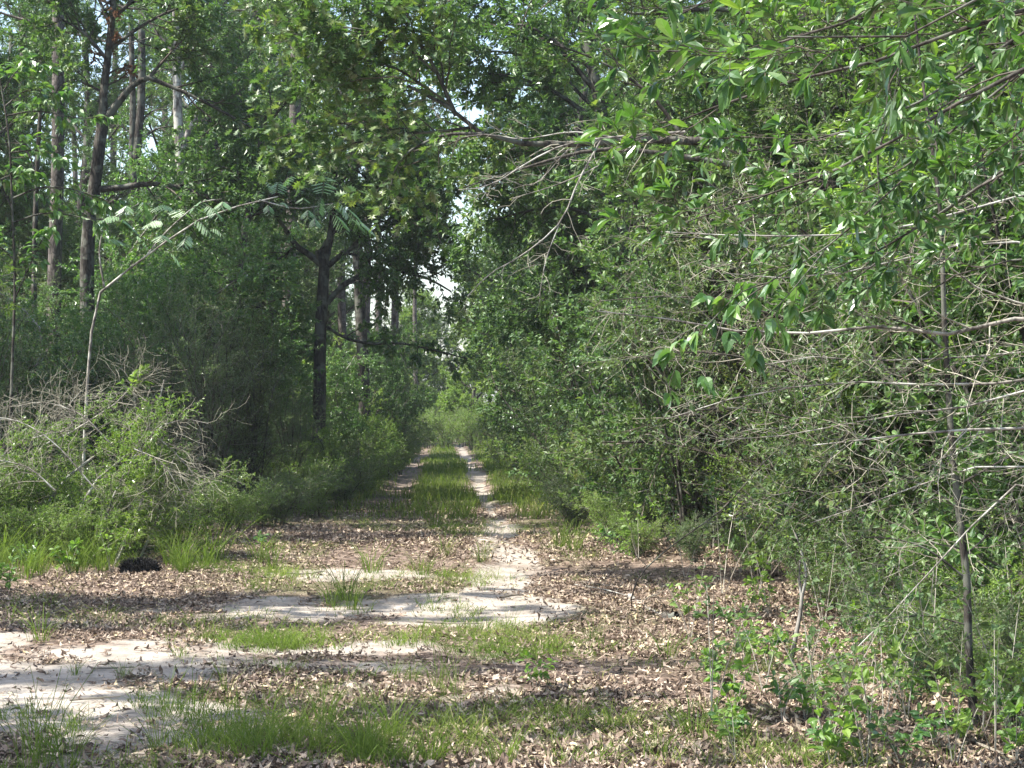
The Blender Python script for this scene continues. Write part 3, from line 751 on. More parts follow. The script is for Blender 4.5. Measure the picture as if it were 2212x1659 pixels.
def custom(name, label, cat, base, trunks, limbs=(), bark='oakbark', fol=(), seed=1, twigm='darktwig', group=None, sides=8, limbname='branch', trunkname='trunk', folname='crown', spawn_from='limbs', twigname='twig_sprays'):
    """trunks / limbs: (points, y, w0, w1); fol: dicts of foliage grown from the limbs"""
    rng = np.random.default_rng(seed)
    root = thing(name, label, cat, base, group)
    TP = [poly(*t) for t in trunks]
    if TP:
        tb = MB()
        for P, R in TP: tubes(tb, P[None], R[None], sides, rough=.05, rng=rng)
        tb.build(trunkname, M[bark], root, smooth=True)
    LP = [poly(*t) for t in limbs]
    for P, R in LP:
        lb = MB(); tubes(lb, P[None], R[None], 6, rough=.05, rng=rng); lb.build(limbname, M[bark], root, smooth=True)
    for f in fol:
        src = {'limbs': LP, 'trunks': TP, 'all': LP + TP}[f.get('src', 'limbs')]
        if 'idx' in f: src = [src[i] for i in f['idx']]
        kk = lambda a: np.stack([np.interp(np.linspace(0, 1, 12), np.linspace(0, 1, len(a)), c) for c in np.atleast_2d(a.T)], -1)
        P = np.array([kk(p) for p, _ in src]); R = np.array([kk(r)[:, 0] for _, r in src])
        wb, lb = MB(), MB()
        L = f['levels']
        for q, (m, tr, ang, ln, up) in enumerate(L):
            P, R = spawn(P, R, m, tr, ang, ln, rng, K=5 if q < len(L) - 1 else 4, up=up, wob=f.get('wob', .2), rr=.5, rmax=f.get('rmax', .02) / (1 + 2 * q), tipr=.35)
            R = np.maximum(R, f.get('rmin', .0012))
            if f.get('twig_sprays', True): tubes(wb, P, R, 3 if q else 4)
            if f.get('n1') and q == len(L) - 2: leaves(lb, P, f['n1'], f['tpl'], f['size'], rng, flat=f.get('flat', .3), droop=f.get('droop', .1))
        if f.get('n'): leaves(lb, P, f['n'], f['tpl'], f['size'], rng, flat=f.get('flat', .3), droop=f.get('droop', .1), tr=f.get('tr', (.1, 1)), spread=f.get('spread', (.6, 1.3)))
        if wb.n: wb.build(f.get('twigname', twigname), M[f.get('twigm', twigm)], root)
        if lb.n: lb.build(f.get('name', folname), M[f['mat']], root)
    return root

def base(u, v, y):
    p = D(u, v, y); return (p[0], p[1], gz(p[0], p[1]))
smalloak = dict(tpl=tpl_simple(.45), size=(.08, .13), mat='oak')
nd = (np.array([[-.006, 0, 0], [.006, 0, 0], [0, 1, -.12]]), [[0, 1, 2]])

custom('pine_tree', 'tallest straight pine with thick grey plated trunk at the far left', 'pine tree', base(128, 870, 33),
       [([(128, 1075), (116, 760), (119, 560), (125, 330), (126, 100), (126, -250)], 33, 34, 25, 20)],
       [([(126, 60), (60, 45), (-20, 20), (-120, -20)], 33, 7, 3), ([(126, 65), (190, 80), (260, 95), (330, 80)], 33, 6, 2),
        ([(126, -60), (200, -10), (260, 15), (330, 20)], 33, 9, 4), ([(126, -120), (60, -70), (0, -60)], 33, 9, 4), ([(126, -160), (250, -110), (350, -60)], 33, 9, 4)],
       'pinebark', [dict(levels=[(6, (.2, 1), (.4, 1.1), (.4, .9), .1)], n=0, idx=[0, 1], rmax=.012),
                    dict(levels=[(9, (.2, 1), (.3, 1.0), (.4, .9), .3)], n=120, tpl=nd, size=(.18, .28), mat='needle', idx=[2, 3, 4], name='needles', spread=(.3, 1.1), flat=0, twigname='twig_sprays')], 301)

custom('oak_tree', 'leaning dark oak that forks high beside the tallest pine, brown dead leaves in its fork', 'tree', base(190, 800, 30),
       [([(196, 1090), (190, 800), (188, 600), (193, 480), (206, 390), (214, 320), (222, 262)], 30, 38, 26, 16),
        ([(222, 275), (224, 200), (232, 130), (242, 40), (250, -80)], 30, 20, 12, 12), ([(220, 270), (252, 226), (290, 182), (322, 168)], 30, 20, 12, 10)],
       [([(322, 168), (400, 200), (470, 235), (560, 285)], 30, 11, 4), ([(322, 168), (370, 110), (420, 60)], 30, 9, 4), ([(203, 410), (262, 405), (330, 397), (400, 408), (470, 436), (530, 445)], 30, 16, 5),
        ([(232, 130), (180, 70), (110, 30)], 30, 10, 4), ([(242, 40), (320, -20), (420, -40)], 30, 10, 4), ([(235, 110), (300, 60), (380, 20), (470, 10)], 30, 9, 3), ([(240, 60), (200, -20), (120, -60)], 30, 9, 3),
        ([(224, 200), (160, 170), (90, 150)], 30, 7, 3)],
       'oakbark', [dict(smalloak, levels=[(8, (.2, 1), (.4, 1.2), (.9, 1.6), .1), (8, (.1, 1), (.4, 1.2), (.35, .8), 0)], n=26, n1=14, rmax=.02),
                   dict(levels=[(9, (.2, .7), (.5, 1.3), (.3, .7), 0), (4, (.3, 1), (.4, 1), (.15, .3), 0)], src='trunks', idx=[1], n=10, tpl=tpl_oval(.4), size=(.07, .11), mat='dead', name='dead_leaves')], 302)

custom('pine_tree', 'pair of slim dark stems joined low, standing against the sky gap on the left', 'pine tree', base(298, 900, 42),
       [([(285, 1030), (283, 700), (288, 500), (290, 400), (298, 300), (306, 200), (306, 60), (310, -60)], 42, 26, 15, 16), ([(290, 420), (286, 330), (287, 230), (284, 100), (280, -60)], 42, 16, 10, 12)],
       [([(306, 300), (340, 278), (385, 272)], 42, 7, 2), ([(304, 262), (330, 240), (365, 235)], 42, 5, 2), ([(286, 290), (255, 270), (235, 278)], 42, 4, 2), ([(300, 340), (335, 350), (360, 390)], 42, 4, 2), ([(296, 430), (330, 425), (350, 450)], 42, 4, 1.5), ([(306, 180), (350, 150), (390, 155)], 42, 5, 2)],
       'oakbark', [dict(levels=[(7, (.15, 1), (.4, 1.2), (.3, .8), -.2), (3, (.2, 1), (.4, 1.2), (.15, .4), 0)], n=0, rmax=.012, rmin=.004),
                   dict(levels=[(3, (.4, 1), (.4, 1.1), (.3, .6), .2)], n=34, tpl=nd, size=(.16, .24), mat='needle', name='needles', flat=0, rmax=.008)], 303)

custom('oak_tree', 'pale barked oak with a short forked stub, half hidden by leaves left of centre', 'tree', base(390, 900, 38),
       [([(398, 1040), (396, 700), (392, 440), (388, 320), (385, 260), (382, 150), (380, 20)], 38, 34, 16, 14), ([(390, 330), (412, 275), (440, 232), (470, 190)], 38, 18, 10, 8)],
       [([(382, 160), (430, 90), (500, 40)], 38, 9, 3), ([(381, 120), (330, 60), (300, 20)], 38, 9, 3), ([(470, 190), (540, 150), (600, 140)], 38, 8, 3), ([(394, 560), (450, 500), (500, 480)], 38, 8, 3), ([(394, 500), (350, 470), (320, 460)], 38, 6, 3)],
       'palebark', [dict(smalloak, levels=[(8, (.1, 1), (.4, 1.2), (.9, 1.7), .1), (7, (.1, 1), (.4, 1.2), (.4, .8), 0)], n=22, n1=12)], 304)

custom('oak_tree', 'slim dark oak with a low crooked limb, just left of the thick grey pine', 'tree', base(515, 900, 31),
       [([(508, 1080), (508, 760), (512, 640), (518, 560), (535, 470), (556, 380), (570, 250)], 31, 26, 14, 14)],
       [([(512, 672), (545, 662), (585, 668), (628, 694)], 31, 12, 5), ([(530, 480), (580, 430), (640, 400)], 31, 9, 4), ([(545, 430), (500, 370), (440, 350)], 31, 8, 3), ([(566, 290), (620, 220), (680, 200)], 31, 8, 3), ([(566, 300), (520, 220), (480, 190)], 31, 8, 3), ([(514, 620), (470, 590), (430, 590)], 31, 7, 3)],
       'oakbark', [dict(smalloak, levels=[(9, (.1, 1), (.4, 1.2), (.8, 1.5), .1), (7, (.1, 1), (.4, 1.2), (.35, .8), 0)], n=20, n1=12)], 305)

custom('pine_tree', 'thick grey pine trunk between the two dark oaks left of the road', 'pine tree', base(622, 900, 36),
       [([(620, 1045), (620, 840), (622, 700), (626, 560), (632, 420), (638, 200), (640, -60)], 36, 31, 22, 16)],
       [([(638, 150), (700, 100), (780, 90)], 36, 8, 3), ([(638, 80), (570, 30), (500, 20)], 36, 8, 3), ([(639, 20), (720, -30), (800, -20)], 36, 8, 3)],
       'pinebark', [dict(levels=[(8, (.2, 1), (.3, 1.1), (.4, .9), .3)], n=70, tpl=nd, size=(.18, .26), mat='needle', name='needles', flat=0)], 306)

custom('oak_tree', 'black trunked oak leaning its long leafy limbs over the road left of the sky gap', 'tree', base(692, 900, 32),
       [([(686, 1070), (690, 860), (692, 720), (698, 620), (700, 570), (692, 540)], 32, 30, 24, 14), ([(700, 575), (668, 550), (640, 530), (600, 470)], 32, 16, 8, 10), ([(700, 570), (712, 520), (722, 440), (726, 350)], 32, 17, 9, 10), ([(702, 580), (745, 545), (790, 520), (850, 480)], 32, 13, 7, 10)],
       [([(706, 655), (735, 622), (765, 602), (800, 588), (850, 585), (920, 600), (975, 630)], 32, 15, 4), ([(706, 705), (745, 730), (800, 742), (870, 742), (950, 760), (1010, 775)], 32, 8, 3),
        ([(600, 470), (560, 420), (520, 400)], 32, 8, 3), ([(726, 400), (790, 350), (860, 330), (900, 330)], 32, 9, 3), ([(722, 430), (670, 370), (620, 350)], 32, 8, 3), ([(850, 480), (880, 470), (905, 470)], 32, 8, 3), ([(740, 545), (820, 560), (900, 550)], 32, 7, 3),
        ([(760, 535), (830, 450), (900, 410), (960, 400)], 32, 8, 3), ([(726, 360), (740, 290), (800, 250), (880, 260)], 32, 8, 3), ([(640, 530), (600, 560), (560, 560)], 32, 6, 3), ([(690, 545), (720, 500), (770, 440), (820, 400)], 32, 8, 3),
        ([(694, 760), (640, 740), (600, 760)], 32, 5, 2)],
       'oakbark', [dict(smalloak, levels=[(9, (.15, 1), (.4, 1.2), (.6, 1.2), .05), (8, (.1, 1), (.4, 1.2), (.3, .7), 0)], n=22, n1=12, idx=[0, 2, 3, 4, 5, 6, 7, 8, 9, 10]),
                   dict(smalloak, levels=[(12, (.1, 1), (.5, 1.3), (1.0, 1.9), .1), (10, (.1, 1), (.4, 1.2), (.35, .8), 0)], n=24, n1=12, idx=[2, 3, 4, 5, 6, 7, 8, 10], rmax=.01, name='upper_crown'),
                   dict(levels=[(9, (.1, 1), (.4, 1.1), (.3, .7), -.05), (4, (.1, 1), (.4, 1.2), (.15, .35), -.1)], idx=[1, 11], n=12, tpl=tpl_oval(.55), size=(.09, .14), mat='oak', name='lower_foliage')], 307)

custom('dead_snag', 'thin dark trunk standing left of the tallest pine', 'tree trunk', base(75, 900, 30),
       [([(70, 1080), (74, 640), (76, 480), (82, 330), (88, 230)], 30, 15, 9, 12)], [([(80, 380), (60, 330), (30, 300)], 30, 4, 2), ([(85, 260), (110, 225), (130, 180)], 30, 4, 2)],
       'oakbark', [dict(levels=[(5, (.2, 1), (.4, 1.1), (.3, .6), 0)], n=0, rmax=.008)], 308)

# the big oak on the right whose limbs reach over the road
custom('overhanging_oak', 'large oak on the right reaching a thick dark limb high across the road', 'tree', base(1905, 1200, 16),
       [([(1925, 1245), (1900, 900), (1870, 650), (1800, 440), (1700, 370)], 16, 60, 34, 14), ([(1800, 440), (1790, 250), (1740, 60), (1700, -150)], 16, 34, 18, 12)],
       [([(1700, 372, 16), (1600, 325), (1480, 302), (1330, 306), (1200, 312), (1090, 306), (1035, 285), (985, 250), (940, 205), (880, 185)], 15, 27, 7),
        ([(1720, 378), (1560, 352), (1420, 330), (1300, 322), (1190, 345), (1080, 380), (1000, 405)], 14.5, 17, 3),
        ([(1045, 290), (960, 292), (880, 330), (850, 375), (845, 400)], 14.5, 9, 3), ([(1020, 275), (940, 285), (860, 290), (810, 300), (760, 310)], 15.5, 8, 3),
        ([(985, 250), (945, 160), (900, 80), (830, 0), (760, -60)], 15, 10, 3), ([(940, 205), (860, 150), (780, 130), (680, 140)], 15.5, 7, 2), ([(1740, 60), (1560, 20), (1380, 30), (1230, 0)], 16, 14, 4),
        ([(1480, 302), (1400, 200), (1290, 130), (1180, 90)], 15, 10, 3), ([(1600, 325), (1540, 220), (1500, 120)], 16, 10, 4), ([(1760, 130), (1640, 150), (1540, 160)], 16, 9, 4), ([(1700, -60), (1500, -80), (1300, -60), (1100, -90)], 16, 14, 5),
        ([(945, 160), (860, 90), (760, 60), (660, 60)], 15, 6, 2), ([(900, 80), (820, 60), (700, -10), (600, -10)], 15.5, 6, 2), ([(860, 300), (780, 270), (680, 270), (600, 300)], 16, 5, 2), ([(1300, -60), (1100, -20), (980, 0), (900, 20)], 15, 9, 3),
        ([(1790, 250), (1850, 120), (1930, 20)], 16, 12, 4), ([(1850, 560), (1720, 500), (1600, 470)], 15.5, 8, 3)],
       'oakbark', [dict(levels=[(10, (.05, 1), (.5, 1.3), (.5, 1.3), .1), (6, (.1, 1), (.5, 1.2), (.2, .6), -.1)], idx=[2, 3, 4, 5, 11, 12, 13], n=8, n1=4, tpl=tpl_lobed(), size=(.07, .12), mat='lobed', name='lobed_leaves', droop=.35, rmax=.010),
                   dict(levels=[(8, (.1, 1), (.4, 1.2), (.5, 1.1), .05), (7, (.1, 1), (.5, 1.2), (.2, .5), 0)], idx=[4, 5, 6, 7, 8, 9, 10, 11, 14, 15, 16], n=16, n1=8, tpl=tpl_simple(.32), size=(.06, .095), mat='oak', rmax=.012),
                   dict(levels=[(5, (.35, 1), (.3, .9), (.3, .8), -.1), (3, (.2, 1), (.3, 1.0), (.15, .4), -.1)], idx=[0, 1], n=3, tpl=tpl_lobed(), size=(.08, .13), mat='lobed', name='sparse_leaves', twigm='paletwig', rmax=.007)], 309)

# pale dead twigs hanging over the road
custom('dead_branch', 'pale leafless branch with curling twigs hanging below the overhead limb', 'dead branch', D(1450, 300, 10),
       [], [([(1480, 285), (1340, 385 - 90), (1230, 310), (1150, 345), (1060, 400), (990, 410)], 10, 7, 2), ([(1300, 300), (1250, 390), (1210, 480), (1130, 550), (1060, 590), (1010, 640)], 10, 5, 2),
            ([(1210, 480), (1180, 560), (1165, 640)], 10, 2.5, 1.2), ([(1340, 300), (1240, 285), (1130, 300), (1050, 290), (980, 300)], 10, 4, 1.5), ([(1230, 320), (1150, 400), (1080, 385), (1040, 430)], 10, 3, 1.2), ([(1400, 295), (1290, 360), (1200, 400), (1100, 430)], 10, 4, 1.5)],
       'palebark', [dict(levels=[(7, (.1, 1), (.4, 1.1), (.12, .40), -.25), (3, (.2, 1), (.4, 1.2), (.06, .2), -.1)], n=0, twigm='paletwig', rmax=.004, wob=.3)], 310)

# the near broad leaved tree, rooted outside the frame on the right
bay = tpl_oval(.36, -.12, .6)
custom('bay_tree', 'near leafy branches with large glossy oblong leaves sweeping in from the upper right', 'tree', (3.9, 6.2, 0),
       [([(3425, 1790, 6.2), (3300, 1000, 6.2), (3050, 300, 6.2), (2800, -300, 6.2)], 6.2, 90, 50, 12)],
       [([(3000, 200, 6.2), (2500, 0), (2212, 20), (1900, 130), (1650, 190), (1500, 250), (1370, 300)], 5.6, 20, 3), ([(3100, 400, 6.2), (2500, 120), (2212, 150), (2000, 265), (1800, 370), (1600, 440), (1480, 480)], 6.2, 20, 3),
        ([(3100, 450, 6.2), (2500, 300), (2212, 350), (2050, 450), (1900, 540), (1780, 590)], 7, 18, 3), ([(2900, -100, 6.2), (2400, -150), (2000, -40), (1800, 60), (1640, 110), (1400, 110)], 5.0, 20, 3),
        ([(2800, -300, 6.2), (2400, -200), (2212, -60), (2020, 60), (1850, 90), (1700, 80)], 4.4, 18, 4), ([(3200, 700, 6.2), (2600, 560), (2212, 560), (2050, 600), (1960, 660)], 7.4, 14, 3), ([(3000, 100, 6.2), (2500, -50), (2350, 50), (2150, 200), (2000, 330), (1850, 420)], 6.6, 16, 3),
        ([(3000, 250, 6.2), (2600, 150), (2350, 240), (2150, 380), (1980, 500), (1850, 600), (1720, 680)], 7.6, 14, 3), ([(2900, -100, 6.2), (2500, -120), (2212, 70), (1950, 240), (1760, 300), (1600, 330)], 6.9, 14, 3),
        ([(2900, -200, 6.2), (2300, -250), (1900, -120), (1600, -30), (1450, 40)], 5.8, 14, 3)],
       'oakbark', [dict(levels=[(10, (.3, 1), (.3, .9), (.35, .9), .05), (5, (.25, 1), (.4, 1.1), (.10, .28), .1)], n=9, n1=3, tpl=bay, size=(.045, .085), mat='darkbay', tr=(.55, 1), spread=(.5, 1.2), flat=.15, rmax=.006)], 311, twigm='darktwig')
custom('bay_tree', 'yellow green sunlit crown of small glossy leaves filling the upper right corner', 'tree', (4.9, 11, 0),
       [([(2750, 1400), (2600, 800), (2420, 300), (2300, -100)], 11, 50, 24, 12)],
       [([(2560, 700), (2350, 560), (2150, 480), (1950, 420)], 10.5, 12, 3), ([(2500, 500), (2300, 350), (2050, 250), (1850, 200)], 10.5, 12, 3), ([(2400, 250), (2200, 100), (1950, 40), (1750, 50)], 10.5, 12, 3), ([(2450, 400), (2250, 300), (2100, 330), (1900, 340)], 11.5, 12, 3), ([(2350, 50), (2150, -60), (1900, -60)], 10.5, 12, 3),
        ([(2600, 800), (2400, 720), (2200, 650), (2000, 640)], 10.5, 10, 3), ([(2600, 850), (2400, 850), (2200, 790)], 10.5, 9, 3)],
       'oakbark', [dict(levels=[(11, (.15, 1), (.4, 1.2), (.5, 1.1), .05), (7, (.1, 1), (.4, 1.2), (.2, .5), .05)], n=14, n1=4, tpl=tpl_oval(.36), size=(.045, .08), mat='bay', rmax=.009, flat=.2)], 312)
custom('vine_spray', 'large ovate leaves drooping in a bunch over the bare branches right of centre', 'leafy branch', D(1790, 500, 6.6),
       [], [([(1960, 380), (1790, 530), (1660, 610), (1570, 680), (1545, 740), (1520, 800)], 6.6, 5, 2), ([(1660, 610), (1590, 640), (1480, 760), (1445, 830)], 6.8, 3, 1.5), ([(1790, 530), (1700, 640), (1640, 700), (1610, 760)], 6.6, 3, 1.5), ([(1720, 570), (1600, 600), (1540, 640)], 6.9, 3, 1.5)],
       'oakbark', [dict(levels=[(7, (.2, 1), (.5, 1.2), (.08, .2), -.2)], n=4, tpl=tpl_ovate(), size=(.055, .095), mat='sap', droop=.9, flat=.4, tr=(.5, 1), rmax=.003)], 313)

# the twiggy half bare tree on the right with the pale trunk
sm = tpl_simple(.45)
custom('twiggy_tree', 'small tree with pale patched trunk and long bare horizontal branches at the right', 'tree', base(2100, 1560, 8.4),
       [([(2106, 1572), (2092, 1400), (2088, 1250), (2065, 1050), (2052, 900), (2040, 700), (2030, 450), (1990, 150), (1960, -100)], 8.4, 20, 4, 22)],
       [([(2065, 1050), (2200, 980), (2330, 960)], 8.4, 6, 3), ([(2060, 960), (2110, 900), (2180, 860)], 8.4, 5, 2), ([(2052, 900), (1960, 820), (1890, 800)], 8.4, 5, 2), ([(2088, 1250), (1990, 1180), (1880, 1160), (1820, 1180)], 8.4, 6, 2),
        ([(2085, 1200), (2180, 1120), (2260, 1100)], 8.4, 5, 2), ([(2075, 1100), (1980, 1040), (1860, 1010), (1760, 1030)], 8.2, 5, 2), ([(2045, 760), (1960, 700), (1850, 680)], 8.4, 5, 2), ([(2090, 1350), (2000, 1330), (1900, 1340)], 8.4, 4, 2)],
       'oakbark', [dict(levels=[(8, (.1, 1), (.4, 1.1), (.25, .7), .05), (5, (.15, 1), (.4, 1.2), (.10, .35), 0)], n=5, n1=3, tpl=tpl_oval(.42), size=(.02, .045), mat='shrub', twigm='twig', rmax=.004, name='foliage')], 314)
custom('bare_tree', 'long grey horizontal branches almost without leaves crossing the right thicket', 'tree', (4.0, 8.2, 0),
       [([(3300, 1560, 8.2), (3150, 1200, 8.2), (3000, 900, 8.2), (2900, 600, 8.2)], 8.2, 50, 30, 10)],
       [([(2950, 750), (2400, 700), (2212, 690), (2120, 690), (2050, 722), (1900, 705), (1750, 720), (1600, 716), (1450, 690), (1290, 672)], 7.6, 17, 2.5), ([(3000, 850), (2400, 810), (2212, 822), (2100, 832), (1950, 830), (1800, 825), (1640, 850), (1500, 880), (1440, 905)], 8.0, 12, 2),
        ([(3000, 900), (2400, 910), (2212, 925), (2050, 930), (1900, 946), (1755, 962)], 7.2, 15, 3), ([(3000, 860), (2400, 800), (2150, 868), (1980, 890), (1850, 912), (1650, 948), (1560, 950)], 7.8, 10, 2), ([(2900, 650), (2350, 680), (2212, 655), (2130, 635), (2060, 580), (1960, 520)], 7.6, 14, 2),
        ([(3050, 1000), (2400, 1120), (2212, 1000), (2070, 1020), (1900, 1080), (1750, 1130)], 7.8, 10, 2), ([(3100, 1100), (2400, 1080), (2212, 1040), (2060, 1180), (1960, 1290), (1830, 1420)], 7.6, 10, 2), ([(2950, 700), (2350, 560), (2150, 520), (1950, 560), (1750, 600), (1560, 590)], 8.2, 9, 2),
        ([(2900, 600), (2350, 420), (2150, 440), (1900, 500), (1650, 510), (1420, 500)], 9.2, 9, 2), ([(2950, 800), (2300, 760), (2100, 770), (1900, 780), (1760, 770), (1640, 790)], 8.4, 9, 2)],
       'palebark', [dict(levels=[(22, (.22, 1), (.4, 1.2), (.15, .8), .05), (6, (.15, 1), (.4, 1.2), (.08, .35), .0)], n=2, n1=2, tpl=tpl_oval(.42), size=(.018, .04), mat='shrub', twigm='paletwig', rmax=.004, name='foliage', wob=.25)], 315)
custom('brush_tree', 'grey tangle of fine dead twigs and tiny leaves hanging in front of the right thicket', 'tree', (3.4, 13.2, 0),
       [([(2060, 1318), (1980, 1050), (1900, 800), (1830, 560)], 13.2, 26, 12, 12)],
       [([(1980, 1050), (1850, 960), (1700, 900), (1560, 880), (1460, 900)], 12.8, 8, 2), ([(1960, 980), (1800, 850), (1640, 780), (1480, 760), (1330, 780)], 12.8, 8, 2), ([(1920, 860), (1760, 720), (1600, 660), (1450, 640), (1300, 650)], 13.2, 8, 2), ([(1870, 700), (1720, 580), (1560, 520), (1400, 510)], 13.2, 8, 2),
        ([(1840, 600), (1700, 470), (1560, 400)], 13.2, 7, 2), ([(2020, 1180), (1880, 1090), (1740, 1060), (1600, 1090)], 12.6, 7, 2), ([(1900, 800), (2050, 700), (2200, 650)], 13.2, 8, 2), ([(1960, 980), (2120, 900), (2260, 880)], 12.6, 8, 2), ([(2010, 1150), (2150, 1080), (2280, 1080)], 12.6, 8, 2)],
       'oakbark', [dict(levels=[(18, (.1, 1), (.4, 1.2), (.3, 1.1), 0), (10, (.1, 1), (.4, 1.2), (.12, .5), -.05)], n=4, n1=3, tpl=sm, size=(.022, .045), mat='shrub', twigm='twig', rmax=.004, name='foliage', wob=.28)], 316)

# a tree leaning over the road from the right further back, closing the sky
custom('oak_tree', 'oak behind the overhanging limb whose leafy boughs close the sky above the road', 'tree', (1.9, 26, 0),
       [([(1375, 1111), (1370, 800), (1350, 500), (1300, 250), (1250, 0)], 26, 46, 20, 12)],
       [([(1340, 460), (1250, 380), (1130, 370), (1020, 410)], 26, 12, 3), ([(1310, 280), (1200, 200), (1080, 160), (980, 170)], 26, 13, 3), ([(1290, 200), (1180, 80), (1060, 20), (960, 10)], 26, 13, 3), ([(1260, 40), (1150, -40), (1000, -60), (880, -50)], 26, 12, 3),
        ([(1330, 400), (1420, 280), (1480, 220)], 26, 10, 3), ([(1300, 240), (1400, 120), (1450, 60)], 26, 10, 3), ([(1350, 500), (1230, 450), (1120, 460), (1035, 490)], 26, 10, 3), ([(1270, 100), (1330, 0), (1400, -40)], 26, 10, 3), ([(1365, 700), (1260, 640), (1180, 640), (1120, 680)], 26, 9, 3),
        ([(1310, 320), (1200, 280), (1090, 265), (1010, 290)], 26, 10, 3), ([(1300, 250), (1180, 140), (1060, 110), (970, 130)], 26, 10, 3), ([(1330, 420), (1220, 340), (1110, 320), (1040, 350)], 25, 9, 3), ([(1280, 150), (1150, 60), (1050, 60), (980, 80)], 25, 9, 3)],
       'oakbark', [dict(smalloak, levels=[(13, (.1, 1), (.4, 1.2), (.7, 1.6), .05), (10, (.1, 1), (.4, 1.2), (.3, .7), 0)], n=17, n1=8, rmax=.010)], 320)
custom('oak_tree', 'tall oak behind the black trunked one, its crown rising left of the sky gap', 'tree', base(790, 930, 40),
       [([(790, 1035), (785, 800), (770, 500), (760, 250), (770, 0), (780, -150)], 40, 28, 14, 12)],
       [([(770, 480), (850, 400), (930, 380)], 40, 9, 3), ([(765, 350), (860, 270), (940, 250)], 40, 9, 3), ([(760, 200), (850, 110), (950, 90)], 40, 9, 3), ([(765, 120), (850, 20), (930, -20)], 40, 9, 3), ([(762, 300), (690, 220), (620, 210)], 40, 9, 3), ([(762, 200), (680, 100), (600, 80)], 40, 9, 3), ([(770, 0), (700, -60), (620, -60)], 40, 9, 3), ([(775, -40), (860, -100), (920, -90)], 40, 9, 3)],
       'oakbark', [dict(smalloak, levels=[(13, (.1, 1), (.4, 1.2), (1.0, 2.1), .05), (11, (.1, 1), (.4, 1.2), (.4, .9), 0)], n=22, n1=10, rmax=.012)], 321)

# left sapling with bright drooping leaves
ov = tpl_ovate(.5)
custom('sapling', 'thin sapling at the left edge with long rows of drooping leaves', 'sapling', base(18, 1000, 21),
       [([(10, 1165), (18, 1000), (28, 750), (32, 600), (26, 440), (20, 300), (0, 170)], 21, 8, 4, 14)],
       [([(30, 650), (70, 560), (100, 500)], 21, 4, 2), ([(24, 430), (90, 405), (160, 410), (250, 440)], 21, 5, 1.5), ([(28, 480), (100, 460), (180, 470), (258, 480)], 21, 4, 1.5), ([(20, 330), (70, 325), (130, 330)], 21, 4, 1.5), ([(10, 230), (60, 195), (130, 205)], 21, 4, 1.5),
        ([(15, 250), (80, 240), (170, 255), (230, 250)], 21, 4, 1.5), ([(26, 450), (-10, 380), (-60, 350)], 21, 4, 1.5), ([(-20, 400), (20, 380), (60, 390)], 21, 3, 1.5), ([(5, 200), (40, 150), (90, 130)], 21, 3, 1.5), ([(30, 560), (-20, 520), (-50, 540)], 21, 3, 1.5)],
       'oakbark', [dict(levels=[(9, (.15, 1), (.5, 1.1), (.25, .6), -.1)], n=11, tpl=ov, size=(.09, .15), mat='sap', droop=.7, flat=.5, rmax=.004)], 322)
custom('sapling', 'light green sprig with feathery leaves poking in at the left edge', 'sapling', base(-60, 900, 13),
       [([(-80, 1320), (-70, 900), (-60, 700), (-30, 600)], 13, 8, 3, 10)],
       [([(-60, 700), (-20, 610), (30, 590)], 13, 3, 1), ([(-60, 720), (-20, 670), (20, 665)], 13, 3, 1), ([(-60, 640), (-20, 570), (10, 560)], 13, 3, 1)],
       'palebark', [dict(levels=[(5, (.2, 1), (.4, 1), (.15, .25), 0)], n=14, tpl=tpl_simple(.3), size=(.04, .06), mat='lime', rmax=.003)], 323)

